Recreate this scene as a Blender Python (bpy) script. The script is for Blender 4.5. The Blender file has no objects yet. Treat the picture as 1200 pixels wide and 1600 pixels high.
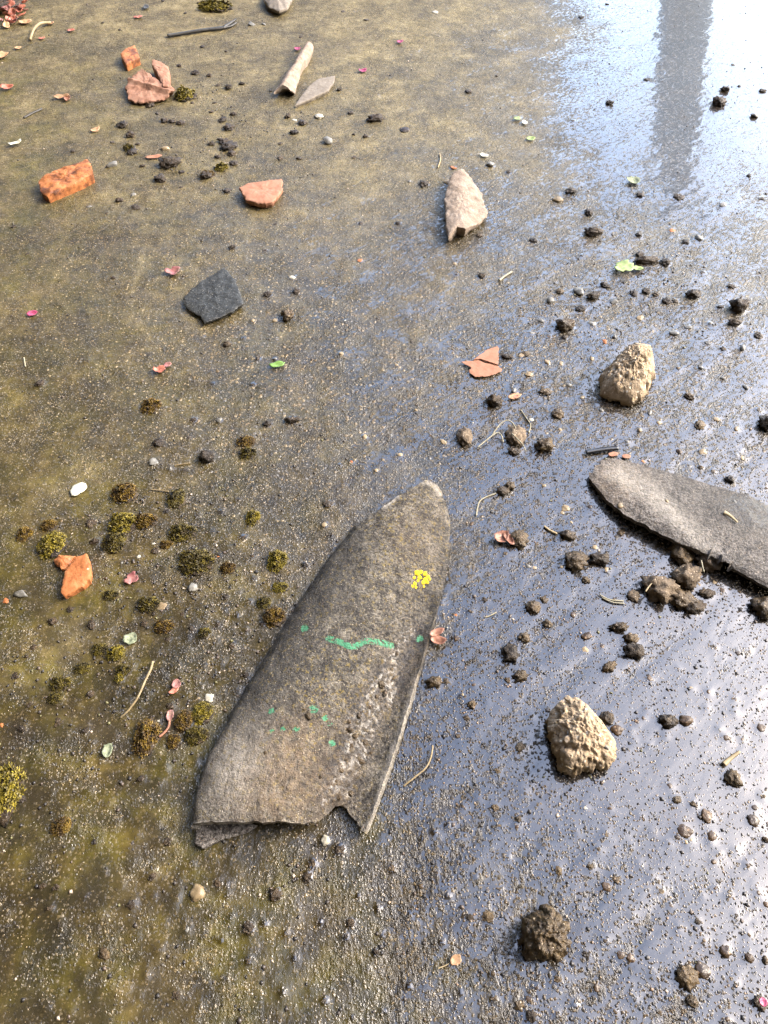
import bpy, bmesh, math, random
import numpy as np
from mathutils import Vector, Matrix, noise as mnoise

R = math.radians
scene = bpy.context.scene
col = scene.collection

# ------------------------------------------------------------------ camera
CAM_H = 0.85
PITCH = R(53.0)
FPX = 1155.0            # focal length in pixels of the 1200 x 1600 photograph
cam_data = bpy.data.cameras.new('camera')
cam_data.sensor_fit = 'VERTICAL'
cam_data.sensor_height = 36.0
cam_data.lens = 36.0 * FPX / 1600.0
cam_data.clip_start = 0.02
cam_data.clip_end = 500.0
cam = bpy.data.objects.new('camera', cam_data)
cam.location = (0, 0, CAM_H)
cam.rotation_euler = (R(90) - PITCH, 0, 0)
col.objects.link(cam)
scene.camera = cam

# ------------------------------------------------------------------ light
SUN_AZ = R(79)          # to the right of straight ahead
SUN_EL = R(40)
world = bpy.data.worlds.new('World')
scene.world = world
world.use_nodes = True
wn = world.node_tree
wn.nodes.clear()
sky = wn.nodes.new('ShaderNodeTexSky')
sky.sky_type = 'NISHITA'
sky.sun_disc = False
sky.sun_elevation = SUN_EL
sky.sun_rotation = SUN_AZ
sky.air_density = 1.0
sky.dust_density = 3.0
sky.ozone_density = 1.0
bg = wn.nodes.new('ShaderNodeBackground')
bg.inputs['Strength'].default_value = 0.15
wo = wn.nodes.new('ShaderNodeOutputWorld')
wn.links.new(sky.outputs[0], bg.inputs['Color'])
wn.links.new(bg.outputs[0], wo.inputs['Surface'])

sun_data = bpy.data.lights.new('sun', 'SUN')
sun_data.energy = 0.5
sun_data.angle = R(20)
sun_data.color = (1.0, 0.94, 0.84)
sun = bpy.data.objects.new('sun', sun_data)
sd = Vector((math.sin(SUN_AZ) * math.cos(SUN_EL), math.cos(SUN_AZ) * math.cos(SUN_EL), math.sin(SUN_EL)))
sun.rotation_euler = sd.to_track_quat('Z', 'Y').to_euler()
sun.location = sd * 20
col.objects.link(sun)

vs = scene.view_settings
vs.view_transform = 'Standard'
vs.look = 'None'
vs.gamma = 1.0
vs.exposure = 2.95
vs.use_curve_mapping = False
scene.cycles.max_bounces = 6
scene.cycles.caustics_reflective = False
scene.cycles.caustics_refractive = False
scene.cycles.sample_clamp_indirect = 4.0

# ------------------------------------------------------------------ pixel <-> place
SP, CP = math.sin(PITCH), math.cos(PITCH)

def at(px, py, z=0.0):
    """where the line of sight through a photograph pixel meets height z"""
    u = (px - 600.0) / FPX
    v = (py - 800.0) / FPX
    t = (CAM_H - z) / (SP + v * CP)
    return Vector((u * t, (CP - v * SP) * t, z))

def mpp(px, py):
    """metres per photograph pixel on the ground there"""
    return CAM_H / (SP + (py - 800.0) / FPX * CP) / FPX

def to_px(x, y, z=0.0):
    dz = z - CAM_H
    d = y * CP - dz * SP
    up = y * SP + dz * CP
    return 600.0 + FPX * x / d, 800.0 - FPX * up / d

# ------------------------------------------------------------------ numpy noise
def hash2(ix, iy, seed):
    n = (ix.astype(np.int64) * 374761393 + iy.astype(np.int64) * 668265263 + seed * 1442695041) & 0x7fffffff
    n = ((n ^ (n >> 13)) * 1274126177) & 0x7fffffff
    n = (n ^ (n >> 16)) & 0xffff
    return n / 65535.0

def vnoise(x, y, seed=0):
    ix = np.floor(x); iy = np.floor(y)
    fx = x - ix; fy = y - iy
    fx = fx * fx * (3 - 2 * fx); fy = fy * fy * (3 - 2 * fy)
    a = hash2(ix, iy, seed); b = hash2(ix + 1, iy, seed)
    c = hash2(ix, iy + 1, seed); d = hash2(ix + 1, iy + 1, seed)
    return (a * (1 - fx) + b * fx) * (1 - fy) + (c * (1 - fx) + d * fx) * fy

def fbm(x, y, seed=0, octaves=4):
    s = 0; a = 0.5; t = 0
    for i in range(octaves):
        s = s + a * vnoise(x, y, seed + i * 17); t += a
        x = x * 2.03 + 11.3; y = y * 2.03 + 5.7; a *= 0.5
    return s / t

def table(px, py, T):
    """bilinear look-up in a 9 x 7 table over the photographed patch of ground"""
    T = np.array(T, dtype=float)
    gy = np.clip(py / 200.0, 0, 7.999); gx = np.clip(px / 200.0, 0, 5.999)
    iy = gy.astype(int); ix = gx.astype(int)
    fy = gy - iy; fx = gx - ix
    fy = fy * fy * (3 - 2 * fy); fx = fx * fx * (3 - 2 * fx)
    return ((T[iy, ix] * (1 - fx) + T[iy, ix + 1] * fx) * (1 - fy)
            + (T[iy + 1, ix] * (1 - fx) + T[iy + 1, ix + 1] * fx) * fy)

# ------------------------------------------------------------------ object helpers
def link(name, me, mat=None, parent=None):
    o = bpy.data.objects.new(name, me)
    col.objects.link(o)
    if mat is not None and me is not None:
        if not me.materials:
            me.materials.append(mat)
    if parent is not None:
        o.parent = parent
    return o

def tag(o, label=None, cat=None, group=None, kind=None):
    if label: o['label'] = label
    if cat: o['category'] = cat
    if group: o['group'] = group
    if kind: o['kind'] = kind
    return o

def empty(name, loc=(0, 0, 0)):
    o = bpy.data.objects.new(name, None)
    o.empty_display_size = 0.02
    o.location = loc
    col.objects.link(o)
    return o

def mesh_from(verts, faces, name='mesh', smooth=True):
    me = bpy.data.meshes.new(name)
    me.from_pydata([tuple(v) for v in verts], [], faces)
    me.validate()
    if smooth:
        me.polygons.foreach_set('use_smooth', [True] * len(me.polygons))
    me.update()
    return me

def mesh_np(V, F, name='mesh', smooth=True):
    """fast mesh from numpy vertex array and (n,3) or (n,4) index array"""
    me = bpy.data.meshes.new(name)
    V = np.asarray(V, dtype=np.float32); F = np.asarray(F, dtype=np.int32)
    k = F.shape[1]
    me.vertices.add(len(V)); me.vertices.foreach_set('co', V.ravel())
    me.loops.add(F.size); me.loops.foreach_set('vertex_index', F.ravel())
    me.polygons.add(len(F))
    me.polygons.foreach_set('loop_start', np.arange(0, F.size, k, dtype=np.int32))
    me.polygons.foreach_set('loop_total', np.full(len(F), k, dtype=np.int32))
    me.polygons.foreach_set('use_smooth', np.full(len(F), smooth))
    me.update(calc_edges=True)
    return me

def attr(me, name, values):
    a = me.attributes.new(name, 'FLOAT', 'POINT')
    a.data.foreach_set('value', np.asarray(values, dtype=np.float32))

def centre_mesh(me, c):
    me.transform(Matrix.Translation(-Vector(c)))
    return c

# ------------------------------------------------------------------ node helpers
class Mat:
    def __init__(self, name):
        self.m = bpy.data.materials.new(name)
        self.m.use_nodes = True
        self.t = self.m.node_tree
        self.t.nodes.clear()
        self.out = self.t.nodes.new('ShaderNodeOutputMaterial')
        self.p = self.t.nodes.new('ShaderNodeBsdfPrincipled')
        self.t.links.new(self.p.outputs[0], self.out.inputs['Surface'])
        self._co = None

    def put(self, sock, v):
        if hasattr(v, 'is_output') or isinstance(v, bpy.types.NodeSocket):
            self.t.links.new(v, sock)
        else:
            sock.default_value = v

    def co(self, kind='Object'):
        if self._co is None:
            self._co = self.t.nodes.new('ShaderNodeTexCoord')
        return self._co.outputs[kind]

    def pos(self):
        return self.t.nodes.new('ShaderNodeNewGeometry').outputs['Position']

    def dirs(self, ang, a, b):
        """plane coordinates stretched along a direction: a = frequency along it, b = across"""
        c, s_ = math.cos(ang), math.sin(ang)
        o = []
        for vec in ((c * a, s_ * a, 0), (-s_ * b, c * b, 0)):
            n = self.t.nodes.new('ShaderNodeVectorMath'); n.operation = 'DOT_PRODUCT'
            self.put(n.inputs[0], self.co()); n.inputs[1].default_value = vec
            o.append(n.outputs['Value'])
        k = self.t.nodes.new('ShaderNodeCombineXYZ')
        self.put(k.inputs[0], o[0]); self.put(k.inputs[1], o[1])
        return k.outputs[0]

    def set(self, **kw):
        for k, v in kw.items():
            self.put(self.p.inputs[k.replace('_', ' ')], v)

    def math(self, op, a, b=0.0, c=0.0, clamp=False):
        n = self.t.nodes.new('ShaderNodeMath'); n.operation = op; n.use_clamp = clamp
        self.put(n.inputs[0], a); self.put(n.inputs[1], b); self.put(n.inputs[2], c)
        return n.outputs[0]

    def remap(self, v, a, b, c=0.0, d=1.0, smooth=False):
        n = self.t.nodes.new('ShaderNodeMapRange')
        if smooth: n.interpolation_type = 'SMOOTHSTEP'
        self.put(n.inputs[0], v)
        for i, q in enumerate((a, b, c, d)):
            self.put(n.inputs[1 + i], q)
        return n.outputs[0]

    def noise(self, scale, detail=3.0, rough=0.55, vec=None, dist=0.0, out=0, dims='3D'):
        n = self.t.nodes.new('ShaderNodeTexNoise')
        n.noise_dimensions = dims
        self.put(n.inputs['Vector'], vec if vec is not None else self.co())
        n.inputs['Scale'].default_value = scale
        n.inputs['Detail'].default_value = detail
        n.inputs['Roughness'].default_value = rough
        n.inputs['Distortion'].default_value = dist
        return n.outputs[out]

    def voronoi(self, scale, vec=None, dims='3D', rnd=1.0, feature='F1'):
        n = self.t.nodes.new('ShaderNodeTexVoronoi')
        n.voronoi_dimensions = dims; n.feature = feature
        self.put(n.inputs['Vector'], vec if vec is not None else self.co())
        n.inputs['Scale'].default_value = scale
        n.inputs['Randomness'].default_value = rnd
        return n

    def sep(self, c):
        n = self.t.nodes.new('ShaderNodeSeparateColor')
        self.put(n.inputs[0], c)
        return n.outputs

    def ramp(self, v, stops, interp='LINEAR'):
        n = self.t.nodes.new('ShaderNodeValToRGB')
        n.color_ramp.interpolation = interp
        e = n.color_ramp.elements
        while len(e) < len(stops): e.new(0.5)
        for el, (p, c) in zip(e, stops):
            el.position = p; el.color = (*c, 1)
        self.put(n.inputs[0], v)
        return n.outputs[0]

    def mix(self, f, a, b, mode='MIX'):
        n = self.t.nodes.new('ShaderNodeMix'); n.data_type = 'RGBA'; n.blend_type = mode
        self.put(n.inputs[0], f)
        self.put(n.inputs[6], (*a, 1) if isinstance(a, tuple) else a)
        self.put(n.inputs[7], (*b, 1) if isinstance(b, tuple) else b)
        return n.outputs[2]

    def attr(self, name, kind='GEOMETRY', out='Fac'):
        n = self.t.nodes.new('ShaderNodeAttribute'); n.attribute_name = name; n.attribute_type = kind
        return n.outputs[out]

    def rand(self):
        return self.t.nodes.new('ShaderNodeObjectInfo').outputs['Random']

    def bump(self, h, strength=1.0, dist=1.0, normal=None):
        n = self.t.nodes.new('ShaderNodeBump')
        n.inputs['Strength'].default_value = strength
        n.inputs['Distance'].default_value = dist
        self.put(n.inputs['Height'], h)
        if normal is not None: self.put(n.inputs['Normal'], normal)
        return n.outputs[0]

    def mapping(self, scale, rot=(0, 0, 0), vec=None):
        n = self.t.nodes.new('ShaderNodeMapping')
        self.put(n.inputs['Vector'], vec if vec is not None else self.co())
        n.inputs['Scale'].default_value = scale
        n.inputs['Rotation'].default_value = rot
        return n.outputs[0]

# ------------------------------------------------------------------ materials
def ground_material():
    M = Mat('wet_concrete')
    co = M.co()
    wet = M.attr('wet'); algae = M.attr('algae'); pale = M.attr('pale'); dirt = M.attr('dirt')
    # aggregate grains
    coarse = M.attr('coarse')
    wob = M.t.nodes.new('ShaderNodeVectorMath'); wob.operation = 'MULTIPLY_ADD'
    M.put(wob.inputs[0], M.noise(420, 1.0, 0.5, dims='2D', out=1)); wob.inputs[1].default_value = (.0030, .0030, 0); M.put(wob.inputs[2], co)
    wv = wob.outputs[0]
    v1 = M.voronoi(300, vec=wv, dims='2D'); c1 = M.sep(v1.outputs['Color']); d1 = v1.outputs['Distance']
    v2 = M.voronoi(140, vec=wv, dims='2D'); c2 = M.sep(v2.outputs['Color']); d2 = v2.outputs['Distance']
    r1 = M.math('MULTIPLY_ADD', c1[0], 0.50, 0.08)
    g1 = M.math('MAXIMUM', M.math('SUBTRACT', r1, d1), 0.0)
    r2 = M.math('MULTIPLY', M.math('MAXIMUM', M.math('SUBTRACT', c2[0], M.remap(coarse, 0, 1, 0.85, 0.2)), 0.0), 0.75)
    g2 = M.math('MAXIMUM', M.math('SUBTRACT', r2, d2), 0.0)
    nA = M.noise(1100, 2.0, 0.6, dims='2D')
    streak = M.dirs(R(42), 80, 150)
    nB1 = M.noise(1.0, 4.0, 0.6, vec=streak, dims='2D')
    nB2 = M.noise(1.0, 3.0, 0.6, vec=M.dirs(R(98), 95, 165), dims='2D')
    fl = M.attr('flow')
    nB = M.math('ADD', M.math('MULTIPLY', nB1, M.math('SUBTRACT', 1.0, fl)), M.math('MULTIPLY', nB2, fl))
    h = M.math('MULTIPLY', g1, 0.0042)
    h = M.math('MULTIPLY_ADD', g2, 0.0060, h)
    h = M.math('MULTIPLY_ADD', nA, 0.0007, h)
    h = M.math('MULTIPLY_ADD', nB, 0.0046, h)
    # a slick of algae and water smooths the relief where it never dries
    slime = M.math('MULTIPLY', M.attr('slime'), M.remap(M.noise(16, 3.0, 0.6, dims='2D'), 0.32, 0.55, 0.45, 1.0))
    flatten = M.math('MULTIPLY', slime, M.remap(wet, 0.25, 0.62, 0.93, 0.15))
    h = M.math('MULTIPLY_ADD', M.math('SUBTRACT', h, 0.0025), M.math('SUBTRACT', 1.0, flatten), 0.0025)
    # water film: its level against the relief
    lv = M.dirs(R(42), 14, 30)
    nC = M.noise(1.0, 2.0, 0.5, vec=lv, dims='2D', dist=0.4)
    W = M.math('MULTIPLY_ADD', wet, 0.0027, 0.0014)
    W = M.math('MULTIPLY_ADD', M.math('SUBTRACT', nC, 0.5), M.remap(wet, 0.45, 0.9, 0.0018, 0.0004), W)
    film = M.remap(M.math('SUBTRACT', W, h), -0.00015, 0.00035, 0, 1, smooth=True)
    surf = M.math('SMOOTH_MAX', h, W, 0.0006)
    # colours of the thing itself
    mid = M.noise(38, 4.0, 0.65, dims='2D')
    base = M.ramp(mid, [(0.25, (0.014, 0.010, 0.003)), (0.5, (0.038, 0.0275, 0.008)), (0.75, (0.080, 0.059, 0.018))])
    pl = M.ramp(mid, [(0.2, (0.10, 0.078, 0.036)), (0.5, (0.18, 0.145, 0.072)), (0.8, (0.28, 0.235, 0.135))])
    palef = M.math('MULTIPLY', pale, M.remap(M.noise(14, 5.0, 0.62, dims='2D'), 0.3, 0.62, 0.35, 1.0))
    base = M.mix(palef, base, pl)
    gr = M.ramp(mid, [(0.3, (0.030, 0.027, 0.006)), (0.7, (0.082, 0.068, 0.014))])
    alg = M.math('MULTIPLY', algae, M.remap(M.noise(11, 5.0, 0.65, dims='2D'), 0.36, 0.66, 0, 1, smooth=True))
    base = M.mix(alg, base, gr)
    dk = M.math('MULTIPLY', dirt, M.remap(M.noise(17, 5.0, 0.65, dims='2D'), 0.38, 0.62, 0, 1, smooth=True))
    base = M.mix(M.math('MULTIPLY', dk, 0.75), base, (0.022, 0.018, 0.012))
    blot = M.remap(M.noise(6.5, 4.0, 0.6, dims='2D'), 0.34, 0.66, 0.62, 1.25)
    bl = M.t.nodes.new('ShaderNodeHueSaturation'); bl.inputs['Saturation'].default_value = 1.08
    M.put(bl.inputs['Value'], blot); M.put(bl.inputs['Color'], base); base = bl.outputs[0]
    # grains
    gcol = M.ramp(c1[1], [(0.0, (0.022, 0.018, 0.015)), (0.22, (0.07, 0.05, 0.03)), (0.36, (0.14, 0.10, 0.045)),
                          (0.58, (0.21, 0.153, 0.07)), (0.76, (0.11, 0.098, 0.08)), (0.88, (0.26, 0.21, 0.135)),
                          (0.985, (0.33, 0.28, 0.21))], 'CONSTANT')
    gm = M.remap(M.math('SUBTRACT', r1, d1), 0.02, 0.14, 0, 1, smooth=True)
    gm = M.math('MULTIPLY', gm, M.remap(c1[2], 0.15, 0.4, 0.35, 1.1))
    gm = M.math('MULTIPLY', gm, M.remap(M.math('MAXIMUM', alg, dk), 0, 1, 1.0, 0.35))
    gm = M.math('MULTIPLY', gm, M.remap(flatten, 0, 0.9, 0.95, 0.38))
    base = M.mix(gm, base, gcol)
    gcol2 = M.ramp(c2[1], [(0.0, (0.035, 0.025, 0.016)), (0.3, (0.19, 0.13, 0.06)), (0.55, (0.14, 0.128, 0.11)),
                           (0.8, (0.29, 0.225, 0.125))], 'CONSTANT')
    gm2 = M.remap(M.math('SUBTRACT', r2, d2), 0.02, 0.12, 0, 0.8, smooth=True)
    base = M.mix(gm2, base, gcol2)
    # soaked concrete is darker under the film
    base = M.mix(M.remap(wet, 0.18, 0.60, 0.12, 1.0), base, (0.30, 0.25, 0.19), 'MULTIPLY')
    deep = M.remap(wet, 0.3, 0.8, 0.3, 0.8)
    base = M.mix(M.math('MULTIPLY', film, deep), base, (0.42, 0.39, 0.34), 'MULTIPLY')
    M.set(Base_Color=base)
    M.set(Roughness=M.remap(wet, 0.05, 0.45, 0.55, 0.35))
    M.set(IOR=1.42)
    M.set(Specular_IOR_Level=M.remap(wet, 0.05, 0.4, 0.22, 0.3))
    nb = M.bump(surf, 0.85)
    M.set(Normal=nb)
    M.set(Coat_Weight=M.math('MAXIMUM', film, M.math('MULTIPLY', slime, 0.6)))
    M.set(Coat_Roughness=M.remap(film, 0, 1, 0.08, 0.035))
    M.set(Coat_IOR=1.8)
    M.set(Coat_Normal=nb)
    return M.m

def simple_material(name, stops, nscale, bump_scale, bump_h, rough=0.6, coat=0.0, coat_rough=0.12,
                    speck=None, objrand=0.0, detail=5.0, pits=0.0):
    """mottled colour, grain relief and (where wet) a thin gloss"""
    M = Mat(name)
    P = M.pos()
    n = M.noise(nscale, detail, 0.68, vec=P)
    c = M.ramp(n, stops)
    if objrand:
        hs = M.t.nodes.new('ShaderNodeHueSaturation')
        hs.inputs['Saturation'].default_value = 1.0
        M.put(hs.inputs['Value'], M.remap(M.rand(), 0, 1, 1 - objrand, 1 + objrand))
        M.put(hs.inputs['Color'], c)
        c = hs.outputs[0]
    if speck:
        v = M.voronoi(speck[0], vec=P)
        k = M.sep(v.outputs['Color'])
        f = M.math('MULTIPLY', M.remap(v.outputs['Distance'], 0.25, 0.42, 1, 0, smooth=True),
                   M.math('GREATER_THAN', k[0], 1 - speck[1]))
        sc = M.ramp(k[1], speck[2], 'CONSTANT')
        c = M.mix(f, c, sc)
    M.set(Base_Color=c, Roughness=rough)
    M.set(Specular_IOR_Level=0.22 if rough > 0.45 else 0.4)
    hgt = M.math('MULTIPLY', M.noise(bump_scale, 3.0, 0.65, vec=P), bump_h)
    hgt = M.math('MULTIPLY_ADD', M.noise(bump_scale * 0.3, 3.0, 0.6, vec=P), bump_h * 2.2, hgt)
    if pits:
        pv = M.voronoi(bump_scale * 0.5, vec=P)
        hgt = M.math('MULTIPLY_ADD', M.remap(pv.outputs['Distance'], 0.0, 0.35, 0, 1, smooth=True), pits, hgt)
    nb = M.bump(hgt, 1.0)
    M.set(Normal=nb)
    if coat:
        w = M.remap(M.noise(70, 3.0, vec=P), 0.35, 0.6, coat * 0.35, coat, smooth=True)
        M.set(Coat_Weight=w, Coat_Roughness=coat_rough, Coat_IOR=1.4, Coat_Normal=nb)
    return M

m_ground = ground_material()

MAT = {}
MAT['soil'] = simple_material('wet_soil', [(0.3, (0.0083, 0.0049, 0.0019)), (0.52, (0.0248, 0.0149, 0.0058)), (0.75, (0.0704, 0.0455, 0.0191))],
                              160, 700, 0.0014, 0.6, 0.45, 0.25, (420, 0.16, [(0, (0.10, 0.08, 0.06)), (0.6, (0.22, 0.19, 0.15)), (0.85, (0.05, 0.05, 0.05))]), 0.35).m
MAT['mud'] = simple_material('brown_mud', [(0.25, (0.0155, 0.0092, 0.0029)), (0.5, (0.0471, 0.0291, 0.0105)), (0.8, (0.1080, 0.0735, 0.0282))],
                             120, 500, 0.0016, 0.55, 0.5, 0.2, (380, 0.18, [(0, (0.20, 0.14, 0.09)), (0.5, (0.32, 0.26, 0.18)), (0.8, (0.05, 0.035, 0.03))]), 0.3).m
MAT['drymud'] = simple_material('grey_brown_mud', [(0.25, (0.0385, 0.0258, 0.0160)), (0.5, (0.1136, 0.0822, 0.0504)), (0.8, (0.2131, 0.1651, 0.1082))],
                                110, 500, 0.0016, 0.75, 0.2, 0.25, (350, 0.2, [(0, (0.30, 0.24, 0.17)), (0.6, (0.10, 0.07, 0.05))]), 0.2).m
MAT['pebble_brown'] = simple_material('brown_pebble', [(0.3, (0.0204, 0.0102, 0.0032)), (0.55, (0.0384, 0.0213, 0.0074)), (0.8, (0.0585, 0.0360, 0.0132))],
                                      140, 420, 0.0005, 0.5, 0.6, 0.12, (260, 0.3, [(0, (0.03, 0.016, 0.008)), (0.5, (0.16, 0.10, 0.05))]), 0.4).m
MAT['pebble_tan'] = simple_material('tan_pebble', [(0.3, (0.1520, 0.1072, 0.0552)), (0.6, (0.2152, 0.1616, 0.0896)), (0.8, (0.2688, 0.2152, 0.1360))],
                                    110, 500, 0.00012, 0.5, 0.5, 0.12, None, 0.2).m
MAT['pebble_white'] = simple_material('white_pebble', [(0.3, (0.2250, 0.2025, 0.1500)), (0.7, (0.3488, 0.3262, 0.2565))],
                                      90, 500, 0.00012, 0.5, 0.4, 0.12, None, 0.1).m
MAT['pebble_grey'] = simple_material('grey_stone', [(0.3, (0.070, 0.066, 0.057)), (0.6, (0.147, 0.140, 0.120)), (0.8, (0.252, 0.238, 0.206))],
                                     120, 500, 0.0002, 0.55, 0.5, 0.15, None, 0.25).m
MAT['mortar'] = simple_material('sandy_mortar', [(0.25, (0.1218, 0.0861, 0.0504)), (0.5, (0.2571, 0.1932, 0.1229)), (0.78, (0.3853, 0.3065, 0.2148))],
                                55, 420, 0.0008, 0.85, 0.0, 0.2, (190, 0.42, [(0, (0.62, 0.46, 0.26)), (0.3, (0.50, 0.42, 0.32)), (0.5, (0.22, 0.155, 0.09)),
                                                                               (0.68, (0.34, 0.31, 0.26)), (0.84, (0.60, 0.52, 0.40))]), 0.0, 6.0, 0.0014).m
MAT['tan_concrete'] = simple_material('tan_tile_concrete', [(0.25, (0.1080, 0.0775, 0.0521)), (0.5, (0.2065, 0.1598, 0.1193)), (0.75, (0.2677, 0.2219, 0.1778))],
                                      60, 520, 0.0007, 0.85, 0.0, 0.2, (520, 0.2, [(0, (0.10, 0.085, 0.07)), (0.6, (0.26, 0.23, 0.2))]), 0.0, 6.0, 0.0005).m
MAT['slate'] = simple_material('dark_slate', [(0.3, (0.0109, 0.0109, 0.0102)), (0.55, (0.0242, 0.0248, 0.0217)), (0.8, (0.0478, 0.0478, 0.0421))],
                               70, 620, 0.0006, 0.6, 0.3, 0.3, (600, 0.14, [(0, (0.16, 0.16, 0.15)), (0.7, (0.30, 0.29, 0.26))]), 0.0, 6.0, 0.0003).m
MAT['greyshard'] = simple_material('grey_shard', [(0.3, (0.108, 0.089, 0.068)), (0.55, (0.167, 0.143, 0.113)), (0.8, (0.226, 0.200, 0.162))],
                                   80, 620, 0.0004, 0.75, 0.0, 0.3).m
MAT['terracotta'] = simple_material('terracotta', [(0.25, (0.1700, 0.0514, 0.0144)), (0.5, (0.2886, 0.1026, 0.0337)), (0.8, (0.3601, 0.1599, 0.0673))],
                                    45, 520, 0.0004, 0.7, 0.25, 0.2, (260, 0.07, [(0, (0.14, 0.05, 0.025)), (0.6, (0.62, 0.40, 0.26))])).m
MAT['terracotta_dirty'] = simple_material('stained_terracotta', [(0.30, (0.0323, 0.0162, 0.0104)), (0.43, (0.1276, 0.0436, 0.0162)), (0.55, (0.3020, 0.1107, 0.0363)), (0.8, (0.3723, 0.1567, 0.0638))],
                                          34, 480, 0.0005, 0.7, 0.2, 0.25, None, 0.0, 6.0).m
MAT['terracotta_pink'] = simple_material('pinkish_terracotta', [(0.25, (0.1282, 0.0554, 0.0317)), (0.5, (0.2138, 0.1116, 0.0706)), (0.8, (0.2657, 0.1670, 0.1159))],
                                         40, 520, 0.0005, 0.75, 0.0).m
MAT['salmon'] = simple_material('salmon_terracotta', [(0.25, (0.1915, 0.0835, 0.0461)), (0.5, (0.2585, 0.1246, 0.0749)), (0.8, (0.2916, 0.1663, 0.1123))],
                                60, 520, 0.0002, 0.7, 0.0).m
MAT['stick'] = simple_material('dark_wet_wood', [(0.3, (0.0180, 0.0162, 0.0132)), (0.7, (0.0510, 0.0480, 0.0408))], 90, 500, 0.0004, 0.55, 0.5, 0.2).m
MAT['black'] = simple_material('black_plastic', [(0.3, (0.0048, 0.0048, 0.0054)), (0.7, (0.0120, 0.0120, 0.0132))], 90, 300, 0.00015, 0.35, 0.5, 0.1).m
MAT['straw'] = simple_material('dry_straw', [(0.3, (0.1560, 0.1096, 0.0512)), (0.7, (0.2864, 0.2288, 0.1312))], 70, 400, 0.0001, 0.6, 0.2, 0.2, None, 0.25).m
MAT['root'] = simple_material('pale_root', [(0.3, (0.1728, 0.1488, 0.0904)), (0.7, (0.2784, 0.2592, 0.1856))], 70, 400, 0.0001, 0.6, 0.2, 0.2).m
MAT['pink'] = simple_material('pink_petal', [(0.3, (0.1788, 0.0462, 0.0516)), (0.55, (0.2304, 0.1092, 0.0936)), (0.8, (0.2448, 0.1788, 0.1296))], 90, 400, 0.0002, 0.5, 0.4, 0.15).m
MAT['magenta'] = simple_material('magenta_petal', [(0.3, (0.2250, 0.0135, 0.0630)), (0.7, (0.3375, 0.0810, 0.1350))], 90, 400, 0.0002, 0.5, 0.4, 0.15).m
MAT['redleaf'] = simple_material('red_brown_leaf', [(0.3, (0.224, 0.056, 0.035)), (0.7, (0.420, 0.168, 0.112))], 90, 400, 0.0002, 0.55, 0.3, 0.15).m
MAT['brownleaf'] = simple_material('brown_leaf', [(0.3, (0.10, 0.035, 0.02)), (0.7, (0.32, 0.16, 0.10))], 90, 400, 0.0003, 0.55, 0.4, 0.15).m
MAT['tanleaf'] = simple_material('tan_dry_leaf', [(0.3, (0.234, 0.117, 0.055)), (0.7, (0.429, 0.273, 0.156))], 90, 400, 0.0003, 0.6, 0.1, 0.2, None, 0.2).m
MAT['greenleaf'] = simple_material('green_leaf', [(0.3, (0.060, 0.132, 0.021)), (0.7, (0.156, 0.252, 0.060))], 90, 400, 0.0002, 0.5, 0.3, 0.15).m
MAT['palegreen'] = simple_material('pale_green_leaf', [(0.3, (0.1598, 0.2193, 0.0603)), (0.7, (0.2533, 0.3034, 0.1292))], 70, 400, 0.0002, 0.5, 0.2, 0.15).m
MAT['lichen_green'] = simple_material('pale_green_lichen', [(0.3, (0.10, 0.12, 0.07)), (0.7, (0.27, 0.29, 0.19))], 220, 600, 0.0006, 0.8, 0.0).m
MAT['yellow'] = simple_material('yellow_lichen', [(0.3, (0.3952, 0.2677, 0.0051)), (0.7, (0.5414, 0.4208, 0.0187))], 260, 700, 0.0006, 0.8, 0.0).m
MAT['cream'] = simple_material('cream_flake', [(0.3, (0.3960, 0.3840, 0.2880)), (0.7, (0.4920, 0.4864, 0.4080))], 90, 400, 0.0002, 0.6, 0.0).m

def moss_material(name, a, b, c):
    """young leaf tips are the bright part of a moss cushion"""
    M = Mat(name)
    n = M.noise(170, 3.0, 0.6, vec=M.pos())
    f = M.math('MULTIPLY', M.attr('tip'), M.remap(n, 0.34, 0.62, 0.15, 1.0))
    M.set(Base_Color=M.ramp(f, [(0.05, a), (0.4, b), (0.9, c)]), Roughness=0.6)
    M.set(Specular_IOR_Level=0.25, Coat_Weight=0.08, Coat_Roughness=0.2)
    return M.m
MAT['moss_yellow'] = moss_material('yellow_green_moss', (0.018, 0.013, 0.003), (0.09, 0.07, 0.006), (0.28, 0.215, 0.016))
MAT['moss_rust'] = moss_material('rusty_moss', (0.016, 0.009, 0.003), (0.06, 0.034, 0.005), (0.21, 0.135, 0.012))
MAT['moss_olive'] = moss_material('dark_olive_moss', (0.012, 0.009, 0.003), (0.04, 0.03, 0.004), (0.15, 0.115, 0.011))

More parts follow.
